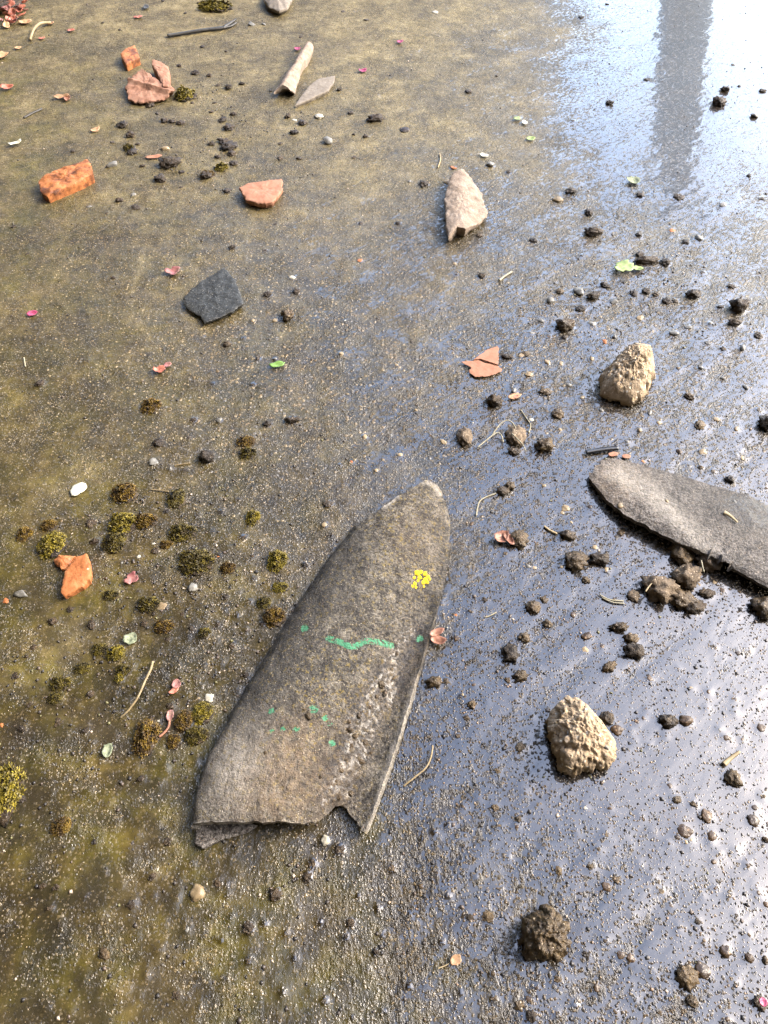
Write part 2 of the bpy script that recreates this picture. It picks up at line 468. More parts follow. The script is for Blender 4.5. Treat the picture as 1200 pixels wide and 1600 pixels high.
def tile_material(name, dark):
    """weathered concrete roof tile: lichen, grime, a wet gully, splashes of green paint"""
    M = Mat(name)
    n = M.noise(42, 6.0, 0.68)
    if dark:
        c = M.ramp(n, [(0.28, (0.024, 0.022, 0.020)), (0.45, (0.085, 0.076, 0.062)), (0.6, (0.165, 0.148, 0.118)), (0.8, (0.27, 0.24, 0.19))])
    else:
        c = M.ramp(n, [(0.25, (0.05, 0.045, 0.040)), (0.45, (0.13, 0.117, 0.104)), (0.62, (0.20, 0.182, 0.163)), (0.8, (0.28, 0.257, 0.23))])
    c = M.mix(M.remap(M.noise(300, 3.0, 0.75), 0.38, 0.58, 1.0, 0.0, smooth=True), c, (0.22, 0.20, 0.18), 'MULTIPLY')
    c = M.mix(M.remap(M.noise(95, 4.0, 0.7), 0.36, 0.52, 0.75, 0.0, smooth=True), c, (0.26, 0.25, 0.24), 'MULTIPLY')
    c = M.mix(M.math('MULTIPLY', M.attr('grime'), M.remap(M.noise(90, 5.0, 0.65), 0.3, 0.6, 0.45, 1.0)), c, (0.033, 0.031, 0.028))
    c = M.mix(M.math('MULTIPLY', M.attr('buff'), M.remap(M.noise(120, 4.0, 0.7), 0.35, 0.6, 0.1, 0.7)), c, (0.17, 0.122, 0.076))
    c = M.mix(M.math('MULTIPLY', M.attr('chalk'), M.remap(M.noise(160, 4.0, 0.6), 0.3, 0.6, 0.3, 1.0)), c, (0.36, 0.33, 0.28))
    yl = M.math('MULTIPLY', M.attr('lichen'), M.remap(M.noise(190, 5.0, 0.75), 0.52, 0.66, 0, 0.7, smooth=True))
    c = M.mix(yl, c, (0.22, 0.155, 0.022))
    v = M.voronoi(480); k = M.sep(v.outputs['Color'])
    sp = M.math('MULTIPLY', M.remap(v.outputs['Distance'], 0.2, 0.4, 1, 0, smooth=True), M.math('GREATER_THAN', k[0], 0.72))
    c = M.mix(M.math('MULTIPLY', sp, 0.7), c, M.ramp(k[1], [(0, (0.045, 0.035, 0.028)), (0.5, (0.36, 0.31, 0.24)), (0.8, (0.20, 0.13, 0.08))], 'CONSTANT'))
    moist = M.attr('moist')
    c = M.mix(M.math('MULTIPLY', moist, 0.75), c, (0.42, 0.34, 0.27), 'MULTIPLY')
    gp = M.math('MULTIPLY', M.attr('paint'), M.remap(M.noise(260, 4.0, 0.7), 0.36, 0.56, 0.0, 1.3, smooth=True))
    gp = M.remap(gp, 0.30, 0.62, 0, 0.85, smooth=True)
    c = M.mix(gp, c, (0.045, 0.20, 0.10))
    M.set(Base_Color=c)
    M.set(Roughness=M.remap(moist, 0, 1, 0.82, 0.4))
    M.set(Specular_IOR_Level=0.25)
    hgt = M.math('MULTIPLY', M.noise(600, 4.0, 0.65), 0.0009)
    hgt = M.math('MULTIPLY_ADD', M.noise(240, 4.0, 0.7), 0.0045, hgt)
    hgt = M.math('MULTIPLY_ADD', M.remap(v.outputs['Distance'], 0.0, 0.4, 1, 0), 0.0006, hgt)
    M.set(Normal=M.bump(hgt, 1.0))
    W = M.math('MULTIPLY_ADD', moist, 0.0016, 0.0013)
    film = M.remap(M.math('SUBTRACT', W, hgt), -0.0001, 0.0004, 0, 1, smooth=True)
    M.set(Coat_Weight=M.math('MAXIMUM', M.math('MULTIPLY', film, 0.55), 0.2), Coat_Roughness=0.2, Coat_IOR=1.33)
    M.set(Coat_Normal=M.bump(M.math('SMOOTH_MAX', hgt, W, 0.0004), 0.8))
    return M.m

m_tile = tile_material('weathered_tile', True)
m_tile_pale = tile_material('pale_tile', False)

# =================================================================== SETTING
# ------------------------------------------------------------------ ground sheet
WET = [[.02, .02, .05, .08, .24, .82, .90],
       [.03, .03, .08, .14, .28, .74, .84],
       [.05, .09, .22, .36, .42, .46, .50],
       [.07, .12, .28, .44, .50, .54, .56],
       [.08, .11, .22, .46, .60, .64, .66],
       [.08, .10, .16, .46, .66, .76, .78],
       [.07, .09, .16, .46, .68, .80, .84],
       [.06, .08, .20, .42, .60, .70, .74],
       [.05, .08, .22, .38, .54, .60, .62]]
ALG = [[.30, .10, .05, .08, .10, .00, .00],
       [.75, .35, .15, .12, .15, .00, .00],
       [.75, .35, .20, .20, .15, .15, .20],
       [.45, .40, .40, .25, .20, .30, .30],
       [.45, .45, .40, .30, .15, .10, .20],
       [.60, .50, .30, .20, .15, .05, .00],
       [.60, .60, .50, .70, .20, .05, .00],
       [.55, .60, .70, .70, .35, .30, .10],
       [.45, .60, .75, .70, .40, .20, .20]]
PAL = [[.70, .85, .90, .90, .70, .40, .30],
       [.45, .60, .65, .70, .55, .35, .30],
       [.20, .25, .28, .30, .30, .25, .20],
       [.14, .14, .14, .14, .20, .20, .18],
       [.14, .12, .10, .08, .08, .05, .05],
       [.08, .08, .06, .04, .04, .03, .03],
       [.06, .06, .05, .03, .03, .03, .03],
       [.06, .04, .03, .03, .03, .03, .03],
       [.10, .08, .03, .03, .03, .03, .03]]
DIR = [[.10, .05, .20, .10, .05, .00, .00],
       [.15, .15, .40, .10, .05, .00, .00],
       [.25, .30, .25, .10, .10, .10, .10],
       [.30, .30, .20, .15, .20, .20, .20],
       [.35, .50, .50, .30, .30, .30, .30],
       [.70, .85, .80, .40, .30, .30, .30],
       [.85, .90, .75, .50, .30, .20, .20],
       [.85, .75, .65, .50, .40, .30, .30],
       [.80, .65, .55, .50, .40, .40, .40]]

SLI = [[.15, .10, .10, .12, .25, .5, .5], [.40, .35, .30, .30, .35, .5, .5], [.65, .62, .60, .55, .5, .5, .5], [.75, .75, .70, .65, .6, .6, .6],
       [.85, .85, .80, .75, .7, .7, .7]] + [[.95, .95, .9, .85, .8, .8, .8]] * 4
FLO = [[0] * 7, [0] * 7, [0] * 7, [0, 0, 0, 0, 0, 0, 0], [0, 0, .2, .3, .1, 0, 0], [.2, .4, .6, .7, .4, .1, 0], [.4, .6, .8, 1, .8, .4, .2],
       [.5, .7, 1, 1, .9, .6, .4], [.5, .7, 1, 1, .9, .7, .5]]
COA = [[.10, .10, .10, .15, .15, .05, .05],
       [.15, .20, .25, .35, .35, .15, .10],
       [.35, .50, .60, .70, .70, .70, .65],
       [.40, .60, .80, .90, .90, .85, .75],
       [.30, .35, .45, .55, .55, .45, .40],
       [.20, .20, .20, .25, .25, .20, .20],
       [.15, .15, .15, .15, .15, .20, .20],
       [.10, .10, .10, .10, .15, .25, .25],
       [.10, .10, .10, .10, .20, .30, .30]]
# every loose piece that stands in water gets a small meniscus in the sheet
MENISCUS = []

def relief(x, y):
    """height of the concrete's low swells, metres"""
    z = (fbm(x * 2.1, y * 2.1, 3, 3) - 0.5) * 0.010
    z = z + (fbm(x * 16, y * 11, 9, 3) - 0.5) * 0.0032
    return z

def wet_field(X, Y):
    """how much water stands on the concrete there, 0 to 1"""
    d = np.maximum(Y * CP + CAM_H * SP, 0.15)
    PX = 600 + FPX * X / d
    PY = 800 - FPX * (Y * SP - CAM_H * CP) / d
    TX = PX + (fbm(X * 6, Y * 6, 40, 3) - 0.5) * 130
    TY = PY + (fbm(X * 6, Y * 6, 60, 3) - 0.5) * 130
    wet = table(TX, TY, WET)
    # streaks of water running down towards the lower left
    sx = X * 0.80 + Y * 0.60; sy = -X * 0.60 + Y * 0.80
    run = fbm(sx * 10, sy * 46, 21, 3) - 0.5
    wet = wet + run * 0.30 * np.clip(wet * 2.2, 0.1, 1) * np.clip(PY / 400, 0.4, 1)
    return wet, TX, TY, sx, sy

def height(X, Y, wet):
    # water lies level in the hollows: the relief is flattened where it is deep
    return relief(X, Y) * (1 - 0.93 * np.clip((wet - 0.35) / 0.4, 0, 1))

def gz(x, y):
    X = np.array([float(x)]); Y = np.array([float(y)])
    return float(height(X, Y, wet_field(X, Y)[0])[0])

def spaced(inner, outer):
    return np.concatenate([-np.array(outer)[::-1], inner, np.array(outer)])

def build_ground():
    far = np.array([1.34, 1.4, 1.5, 1.7, 2.0, 2.5, 3.2, 4.2, 6, 9, 14, 22, 40, 70, 120])
    xs = np.concatenate([-far[::-1], np.arange(-1.30, 1.3001, 0.0030), far])
    yn = []
    y = -0.14
    while y < 2.75:
        yn.append(y)
        y += 0.0024 + max(0.0, y) * 0.0016
    yf = np.array([2.8, 2.9, 3.1, 3.4, 3.8, 4.5, 5.5, 7, 9, 13, 20, 35, 70, 120])
    yb = np.array([-120, -60, -30, -14, -7, -4, -2, -1, -.6, -.35, -.25, -.18])
    ys = np.concatenate([yb, np.array(yn), yf])
    X, Y = np.meshgrid(xs, ys)
    nx, ny = len(xs), len(ys)
    wet, TX, TY, sx, sy = wet_field(X, Y)
    # drier, paler tan concrete, broken up by drag streaks
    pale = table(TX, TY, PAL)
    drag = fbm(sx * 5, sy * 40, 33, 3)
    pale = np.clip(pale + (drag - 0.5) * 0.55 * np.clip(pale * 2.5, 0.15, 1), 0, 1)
    # pale scratches
    def scratch(p, q, w):
        a = at(*p); b = at(*q)
        vx, vy = b.x - a.x, b.y - a.y
        L2 = vx * vx + vy * vy
        t = np.clip(((X - a.x) * vx + (Y - a.y) * vy) / L2, 0, 1)
        dd = np.hypot(X - a.x - t * vx + (drag - .5) * .02, Y - a.y - t * vy)
        return np.exp(-(dd / w) ** 2)
    for p, q, w, s in (((228, 385), (203, 455), .006, .8), ((216, 505), (228, 522), .008, .7), ((160, 112), (230, 92), .012, .5),
                       ((60, 20), (200, 5), .02, .4), ((120, 985), (60, 1050), .03, .35), ((85, 760), (130, 745), .03, .35)):
        pale = np.clip(pale + scratch(p, q, w) * s, 0, 1)
    algae = np.clip(table(TX, TY, ALG) * 1.15, 0, 1)
    dirt = np.clip(table(TX, TY, DIR), 0, 1)
    near = (np.abs(X) < 1.32) & (Y > -0.2) & (Y < 2.78)
    Z = np.where(near, height(X, Y, wet), 0)
    grit = np.maximum(vnoise(X * 140, Y * 140, 77) - 0.72, 0) * 0.004 * np.clip(1.0 - wet * 1.6, 0, 1)
    Z = Z + np.where(near, grit, 0)
    for (mx, my, mr) in MENISCUS:
        i0 = np.searchsorted(xs, mx - mr - .012); i1 = np.searchsorted(xs, mx + mr + .012)
        j0 = np.searchsorted(ys, my - mr - .012); j1 = np.searchsorted(ys, my + mr + .012)
        if i1 <= i0 or j1 <= j0: continue
        sub = np.s_[j0:j1, i0:i1]
        dd = np.hypot(X[sub] - mx, Y[sub] - my) - mr * 0.92
        Z[sub] = np.maximum(Z[sub], Z[sub] + np.clip(0.0015 - 0.0014 * wet[sub], 0.0005, 0.0014) * np.exp(-np.maximum(dd, 0) / 0.0026))
        wet[sub] = np.maximum(wet[sub], 0.62 * np.exp(-np.maximum(dd, 0) / 0.0035) * np.clip(wet[sub] * 4, 0.3, 1))
    V = np.stack([X, Y, Z], -1).reshape(-1, 3)
    idx = np.arange(nx * ny).reshape(ny, nx)
    F = np.stack([idx[:-1, :-1], idx[:-1, 1:], idx[1:, 1:], idx[1:, :-1]], -1).reshape(-1, 4)
    me = mesh_np(V, F, 'ground')
    attr(me, 'wet', np.clip(wet, 0, 1.05).ravel())
    attr(me, 'algae', algae.ravel())
    attr(me, 'pale', pale.ravel())
    attr(me, 'dirt', dirt.ravel())
    attr(me, 'slime', np.clip(table(TX, TY, SLI), 0, 1).ravel())
    attr(me, 'flow', np.clip(table(TX, TY, FLO) * .75, 0, 1).ravel())
    attr(me, 'coarse', np.clip(table(TX, TY, COA), 0, 1).ravel())
    o = link('ground', me, m_ground)
    tag(o, kind='structure')
    return o

# =================================================================== shape makers
random.seed(5)

def lump_mesh(sub, seed, rough=0.35, flat=0.7, freq=1.6, facet=0.0, lobes=0.0):
    bm = bmesh.new()
    bmesh.ops.create_icosphere(bm, subdivisions=sub, radius=1.0)
    off = Vector((seed * 3.17, seed * 1.73 + 5, seed * 0.91 - 3))
    rng = random.Random(seed)
    planes = []
    for i in range(int(facet)):
        n = Vector((rng.uniform(-1, 1), rng.uniform(-1, 1), rng.uniform(-.6, 1))).normalized()
        planes.append((n, rng.uniform(0.55, 0.85)))
    for v in bm.verts:
        p = v.co.normalized()
        r = 1 + rough * mnoise.noise(p * freq + off) + rough * 0.55 * mnoise.noise(p * freq * 2.3 + off * 2)
        if sub >= 3:
            r += rough * 0.5 * mnoise.noise(p * freq * 4.3 + off) + rough * 0.42 * mnoise.noise(p * freq * 9.7 + off)
        if lobes:
            r += lobes * (0.5 - mnoise.cell(p * 2.2 + off)) * 0.25
        q = p * r
        for n, dd in planes:
            e = q.dot(n) - dd
            if e > 0: q -= n * e * 0.9
        q.z *= flat
        v.co = q
    zs = sorted(v.co.z for v in bm.verts)
    low = zs[0] + (zs[-1] - zs[0]) * 0.22          # sits into the wet ground
    for v in bm.verts:
        if v.co.z < low: v.co.z = low - (low - v.co.z) * 0.12
        v.co.z -= low
    me = bpy.data.meshes.new('lump')
    bm.to_mesh(me); bm.free()
    me.polygons.foreach_set('use_smooth', [True] * len(me.polygons))
    return me

CLOD = {2: [lump_mesh(2, 10 + i, 0.55, 0.66, 2.4) for i in range(6)],
        3: [lump_mesh(3, 30 + i, 0.58, 0.66, 2.3) for i in range(7)]}
PEB = {2: [lump_mesh(2, 60 + i, 0.34, 0.52, 1.2) for i in range(5)],
       3: [lump_mesh(3, 70 + i, 0.32, 0.52, 1.2) for i in range(5)]}
ROCK = {2: [lump_mesh(2, 90 + i, 0.28, 0.7, 1.2, 7) for i in range(5)],
        3: [lump_mesh(3, 100 + i, 0.28, 0.7, 1.2, 8) for i in range(5)]}
_cache = {}

def shared(me, mat):
    key = (me.name, mat.name)
    if key not in _cache:
        c = me.copy(); c.materials.clear(); c.materials.append(mat)
        _cache[key] = c
    return _cache[key]

def lump(name, px, py, w, bank, mat, aspect=None, rot=None, tall=None, parent=None, men=True, lift=0.0):
    """one loose lump; w = its width in photograph pixels"""
    p = at(px, py)
    k = mpp(px, py)
    r = 0.5 * w * k
    if mat in ('soil', 'mud'): r *= random.uniform(.62, .88) if w < 13 else .86
    me = random.choice(bank[3 if w >= 11 else 2])
    o = bpy.data.objects.new(name, shared(me, MAT[mat]))
    col.objects.link(o)
    a = aspect if aspect else random.uniform(0.62, 1.15)
    tl = tall if tall else random.uniform(0.45, 0.85)
    z = gz(p.x, p.y)
    o.location = (p.x, p.y, z - 0.0006 + lift)
    o.scale = (r, r * a, r * tl)
    o.rotation_euler = (random.uniform(-.12, .12), random.uniform(-.12, .12), rot if rot is not None else random.uniform(0, 6.28))
    if rot is not None: o.rotation_euler = (0, 0, rot)
    if parent is not None: o.parent = parent
    return o

def resample(pts, n):
    P = np.array(pts, dtype=float)
    Q = np.vstack([P, P[:1]])
    seg = np.hypot(*(Q[1:] - Q[:-1]).T)
    s = np.concatenate([[0], np.cumsum(seg)])
    t = np.linspace(0, s[-1], n, endpoint=False)
    return np.stack([np.interp(t, s, Q[:, 0]), np.interp(t, s, Q[:, 1])], -1)

def shard(name, outline, H, mat, profile='flat', rough=0.0012, edge=0.0015, tilt=(0, 0), under=0.92, n=96, rings=12,
          seed=1, zref=None, fold=None, parent=None, base=0.0):
    """a broken piece: outline traced at its upper rim, real thickness H, broken edge, uneven top"""
    zr = H * (0.9 if profile == 'flat' else 0.35) if zref is None else zref
    zr += base
    B = resample([tuple(at(x, y, zr)[:2]) for x, y in outline], n)
    c = B.mean(0)
    rng = random.Random(seed)
    off = Vector((seed * 7.1, seed * 2.3, seed * 1.1))
    verts = []; faces = []
    for j in range(n):
        d = B[j] - c
        L = max(np.hypot(*d), 1e-5)
        jit = mnoise.noise(Vector((B[j][0] * 70, B[j][1] * 70, 0)) + off) * edge * 1.6 + mnoise.noise(Vector((B[j][0] * 260, B[j][1] * 260, 3)) + off) * edge
        B[j] = B[j] + d / L * jit
    kw = max(3, n // 6)
    Bs = np.stack([np.mean([np.roll(B[:, a_], q_) for q_ in range(-kw, kw + 1)], axis=0) for a_ in (0, 1)], -1)
    def top(x, y, r):
        q = Vector((x * 60, y * 60, 0)) + off
        nz = mnoise.noise(q) * rough + mnoise.noise(q * 2.7) * rough * 0.6 + mnoise.noise(q * 7.3) * rough * 0.35
        if profile == 'dome': nz = 0.0
        if profile == 'flat': z = H * (1 - 0.10 * r ** 10)
        elif profile == 'dome': z = H * max(0.0, 1 - r ** 2.6) ** 0.5 * 0.75 + H * 0.25
        else: z = H * (1 - 0.45 * r ** 3)
        if fold is not None:
            (fx, fy), (gx, gy), amp, wid = fold
            a = at(fx, fy, zr); b = at(gx, gy, zr)
            vx, vy = b.x - a.x, b.y - a.y
            s = ((x - a.x) * vy - (y - a.y) * vx) / math.hypot(vx, vy)
            z += amp * math.exp(-(s / wid) ** 2)
        return z + nz + tilt[0] * (x - c[0]) + tilt[1] * (y - c[1])
    lay = []
    # bottom, side (3), then rings inwards
    for (sc, zf, jj) in ((under, 0.0, 0.0), (under * 0.5 + 0.5, 0.33, 1.0), (0.995, 0.66, 1.0)):
        row = []
        for j in range(n):
            p = c + (B[j] - c) * sc
            zt = top(B[j][0], B[j][1], 1.0)
            wob = mnoise.noise(Vector((B[j][0] * 160, B[j][1] * 160, zf * 4)) + off) * edge * jj
            d = B[j] - c; L = max(np.hypot(*d), 1e-5)
            p = p + d / L * wob
            zl = max(base, (zt - H) if (tilt[0] or tilt[1]) else base)
            row.append((p[0], p[1], zl * 1.0 + (zt - zl) * zf))
        lay.append(row)
    rr = [1.0, 0.985, 0.95] + [0.95 * (1 - (i + 1) / (rings)) for i in range(rings - 1)]
    for i, r in enumerate(rr):
        row = []
        for j in range(n):
            f_ = min(1.0, (1 - r) * 2.2)
            p = c + (B[j] * (1 - f_) + Bs[j] * f_ - c) * r
            z = top(p[0], p[1], r)
            if i == 0: z -= 0.0006
            row.append((p[0], p[1], z))
        lay.append(row)
    for row in lay: verts += row
    for i in range(len(lay) - 1):
        for j in range(n):
            k = (j + 1) % n
            faces.append((i * n + j, i * n + k, (i + 1) * n + k, (i + 1) * n + j))
    verts.append((c[0], c[1], top(c[0], c[1], 0)))
    ci = len(verts) - 1; b0 = (len(lay) - 1) * n
    for j in range(n): faces.append((b0 + j, b0 + (j + 1) % n, ci))
    faces.append(tuple(range(n - 1, -1, -1)))
    me = mesh_from(verts, faces, name)
    if profile != 'dome': me.set_sharp_from_angle(angle=R(38))
    else:
        nr = [v.normal.copy() for v in me.vertices]
        for v, q in zip(me.vertices, nr):
            if v.co.z < 0.001: continue
            a_ = 0.0
            for f_, g_ in ((32, 1.0), (80, .85), (170, .6), (380, .42)):
                a_ += g_ * mnoise.noise(v.co * f_ + off)
            v.co += q * a_ * rough
        rg = random.Random(seed)
        L_ = max(np.hypot(*(b_ - c)) for b_ in B)
        cc = Vector((c[0], c[1], H * .35))
        for _ in range(7):
            th_ = rg.uniform(0, 6.28); el_ = rg.uniform(.15, 1.2)
            nn = Vector((math.cos(th_) * math.cos(el_), math.sin(th_) * math.cos(el_), math.sin(el_)))
            far_ = max((v.co - cc).dot(nn) for v in me.vertices)
            lim = far_ * rg.uniform(.84, .96)
            for v in me.vertices:
                e_ = (v.co - cc).dot(nn) - lim
                if e_ > 0 and v.co.z > .002: v.co -= nn * e_ * .88
        me.update()
    z0 = gz(c[0], c[1])
    me.transform(Matrix.Translation((-c[0], -c[1], 0)))
    m = MAT[mat] if isinstance(mat, str) else mat
    o = link(name, me, m)
    o.location = (c[0], c[1], z0 - 0.0005)
    if parent is not None:
        o.parent = parent
        o.location = Vector(o.location) - parent.location
    return o

def tube(name, pts, r0, r1, mat, sides=6, parent=None, flat=1.0, wob=0.0, seed=0):
    """tapered stalk along 3-D points"""
    P = [Vector(p) for p in pts]
    # Catmull-Rom
    dense = []
    for i in range(len(P) - 1):
        a = P[max(i - 1, 0)]; b = P[i]; c = P[i + 1]; d = P[min(i + 2, len(P) - 1)]
        for k in range(6):
            t = k / 6
            dense.append(0.5 * ((2 * b) + (c - a) * t + (2 * a - 5 * b + 4 * c - d) * t * t + (3 * b - a - 3 * c + d) * t ** 3))
    dense.append(P[-1])
    verts = []; faces = []
    N = len(dense)
    for i, p in enumerate(dense):
        t = (dense[min(i + 1, N - 1)] - dense[max(i - 1, 0)]).normalized()
        s = t.cross(Vector((0, 0, 1)))
        s = s.normalized() if s.length > 1e-6 else Vector((1, 0, 0))
        u = s.cross(t)
        r = r0 + (r1 - r0) * i / (N - 1)
        r *= 1 + wob * mnoise.noise(Vector((i * .7, seed, 0)))
        for k in range(sides):
            a = 2 * math.pi * k / sides
            verts.append(p + s * math.cos(a) * r + u * math.sin(a) * r * flat)
    for i in range(N - 1):
        for k in range(sides):
            m = (k + 1) % sides
            faces.append((i * sides + k, i * sides + m, (i + 1) * sides + m, (i + 1) * sides + k))
    faces.append(tuple(range(sides - 1, -1, -1)))
    faces.append(tuple((N - 1) * sides + k for k in range(sides)))
    c = Vector((sum(v.x for v in verts) / len(verts), sum(v.y for v in verts) / len(verts), 0))
    if parent is not None: c = parent.location.copy()
    me = mesh_from([v - c for v in verts], faces, name)
    o = link(name, me, MAT[mat])
    if parent is not None: o.parent = parent
    else: o.location = c
    return o

def stalk(name, px_pts, w, mat, z=0.002, arch=0.0, w2=None, **kw):
    pts = []
    n = len(px_pts)
    for i, (x, y) in enumerate(px_pts):
        p = at(x, y)
        p.z = gz(p.x, p.y) + z + arch * math.sin(math.pi * i / (n - 1))
        pts.append(p)
    k = mpp(*px_pts[n // 2])
    return tube(name, pts, 0.5 * w * k, 0.5 * (w2 if w2 else w) * k, mat, **kw)

def petal(name, px, py, w, h, mat, rot=0.0, curl=0.3, seed=0, notch=0.0, lift=0.002, parent=None, tilt=(0, 0)):
    """thin curved petal or leaf, a few tenths of a millimetre thick"""
    p = at(px, py); k = mpp(px, py)
    a = 0.5 * w * k; b = 0.5 * h * k * 1.15
    rng = random.Random(seed)
    nr, ns = 4, 18
    off = Vector((seed * 3.3, seed, 0))
    top = [(0, 0, 0)]
    for i in range(1, nr + 1):
        for j in range(ns):
            th = 2 * math.pi * j / ns
            rad = i / nr * (1 + 0.22 * mnoise.noise(Vector((math.cos(th) * 1.3, math.sin(th) * 1.3, 0)) + off) + 0.10 * mnoise.noise(Vector((math.cos(th) * 4, math.sin(th) * 4, 0)) + off))
            rad *= 1 - notch * max(0, math.cos(th * 3)) ** 4
            x = math.cos(th) * rad; y = math.sin(th) * rad
            z = curl * (x * x * 0.7 + 0.4 * y * y) + 0.16 * mnoise.noise(Vector((x * 1.6, y * 1.6, 4)) + off) * (1 + curl)
            top.append((x * a, y * b, z * min(a, b)))
    zmin = min(t[2] for t in top)
    th_ = 0.0006
    V = [(x, y, z - zmin + th_) for x, y, z in top] + [(x, y, z - zmin) for x, y, z in top]
    n = len(top); F = []
    for j in range(ns):
        q = (j + 1) % ns
        F.append((0, 1 + j, 1 + q)); F.append((n, n + 1 + q, n + 1 + j))
        for i in range(nr - 1):
            A = 1 + i * ns; Bq = 1 + (i + 1) * ns
            F.append((A + j, Bq + j, Bq + q, A + q)); F.append((n + A + j, n + A + q, n + Bq + q, n + Bq + j))
        E = 1 + (nr - 1) * ns
        F.append((E + j, n + E + j, n + E + q, E + q))
    me = mesh_from(V, F, name)
    o = link(name, me, MAT[mat])
    loc = Vector((p.x, p.y, gz(p.x, p.y) + lift))
    if parent is not None:
        o.parent = parent; loc = loc - parent.location
    o.location = loc
    o.rotation_euler = (tilt[0], tilt[1], rot)
    return o

# ------------------------------------------------------------------ moss
def moss_mesh(seed, sprigs=210, blade=0.26):
    """rosettes of tiny pointed leaves over an uneven cushion of radius 1"""
    rng = random.Random(seed)
    V = []; F = []
    off = Vector((seed * 2.1, seed * 1.3, 0))
    for s in range(sprigs):
        th = rng.uniform(0, 6.283); rr = math.sqrt(rng.random())
        edge = 1 + 0.45 * mnoise.noise(Vector((math.cos(th) * 1.2, math.sin(th) * 1.2, 0)) + off)
        x = math.cos(th) * rr * edge; y = math.sin(th) * rr * edge
        hz = rng.uniform(.45, 1.0) * 0.62 * max(0, 1 - rr ** 2) ** 0.5 * (1 + 0.9 * mnoise.noise(Vector((x * 2, y * 2, 9)) + off)) + 0.03
        c = Vector((x, y, hz))
        up = Vector((x * 0.7, y * 0.7, 0.75 + rng.uniform(-.1, .2))).normalized()
        t = up.orthogonal().normalized(); b = up.cross(t)
        nb = rng.randint(5, 7)
        L = blade * rng.uniform(0.6, 1.25)
        for k in range(nb):
            a = 6.283 * k / nb + rng.uniform(-.3, .3)
            dirv = (t * math.cos(a) + b * math.sin(a))
            side = up.cross(dirv)
            lean = rng.uniform(0.45, 1.0)
            w = L * 0.17
            i = len(V)
            mid = c + dirv * L * 0.5 * lean + up * L * 0.45
            tip = c + dirv * L * lean + up * L * rng.uniform(0.45, 0.8)
            V += [c - side * w * .6 - up * .05, c + side * w * .6 - up * .05, mid + side * w, tip, mid - side * w]
            F += [(i, i + 1, i + 2, i + 4), (i + 4, i + 2, i + 3)]
    me = mesh_from(V, F, 'moss', smooth=False)
    attr(me, 'tip', np.tile([0.0, 0.0, 0.55, 1.0, 0.55], len(V) // 5))
    return me

MOSS = [moss_mesh(200 + i) for i in range(5)]
MOSS_SMALL = [moss_mesh(220 + i, 90, 0.34) for i in range(4)]

def moss(px, py, w, h, mat, label, group=None, soil=0.28, rot=None):
    """cushion of moss with the dark soil it grew on"""
    p = at(px, py); k = mpp(px, py)
    e = empty('moss_clump', (p.x, p.y, gz(p.x, p.y)))
    rx = 0.5 * w * k; ry = 0.5 * h * k * 1.1
    me = shared(random.choice(MOSS if w >= 20 else MOSS_SMALL), MAT[mat])
    o = bpy.data.objects.new('moss', me); col.objects.link(o); o.parent = e
    hz = min(rx, ry) * random.uniform(.8, 1.1)
    o.scale = (rx * 0.9, ry * 0.9, hz)
    o.rotation_euler = (0, 0, 0)
    s = bpy.data.objects.new('soil', shared(random.choice(CLOD[3]), MAT['soil'])); col.objects.link(s); s.parent = e
    s.scale = (rx * 0.88, ry * 0.88, hz * soil)
    s.location = (rx * .08, -ry * .05, -0.0008)
    tag(e, label, 'moss', group)
    return e

# ------------------------------------------------------------------ lofted tiles
def cr(P, t):
    """Catmull-Rom through rows of P (n,k) at parameters t in 0..n-1"""
    P = np.asarray(P, float); n = len(P)
    i = np.clip(np.floor(t).astype(int), 0, n - 2); f = (t - i)[:, None]
    a = P[np.maximum(i - 1, 0)]; b = P[i]; c = P[i + 1]; d = P[np.minimum(i + 2, n - 1)]
    return 0.5 * (2 * b + (c - a) * f + (2 * a - 5 * b + 4 * c - d) * f ** 2 + (3 * b - a - 3 * c + d) * f ** 3)

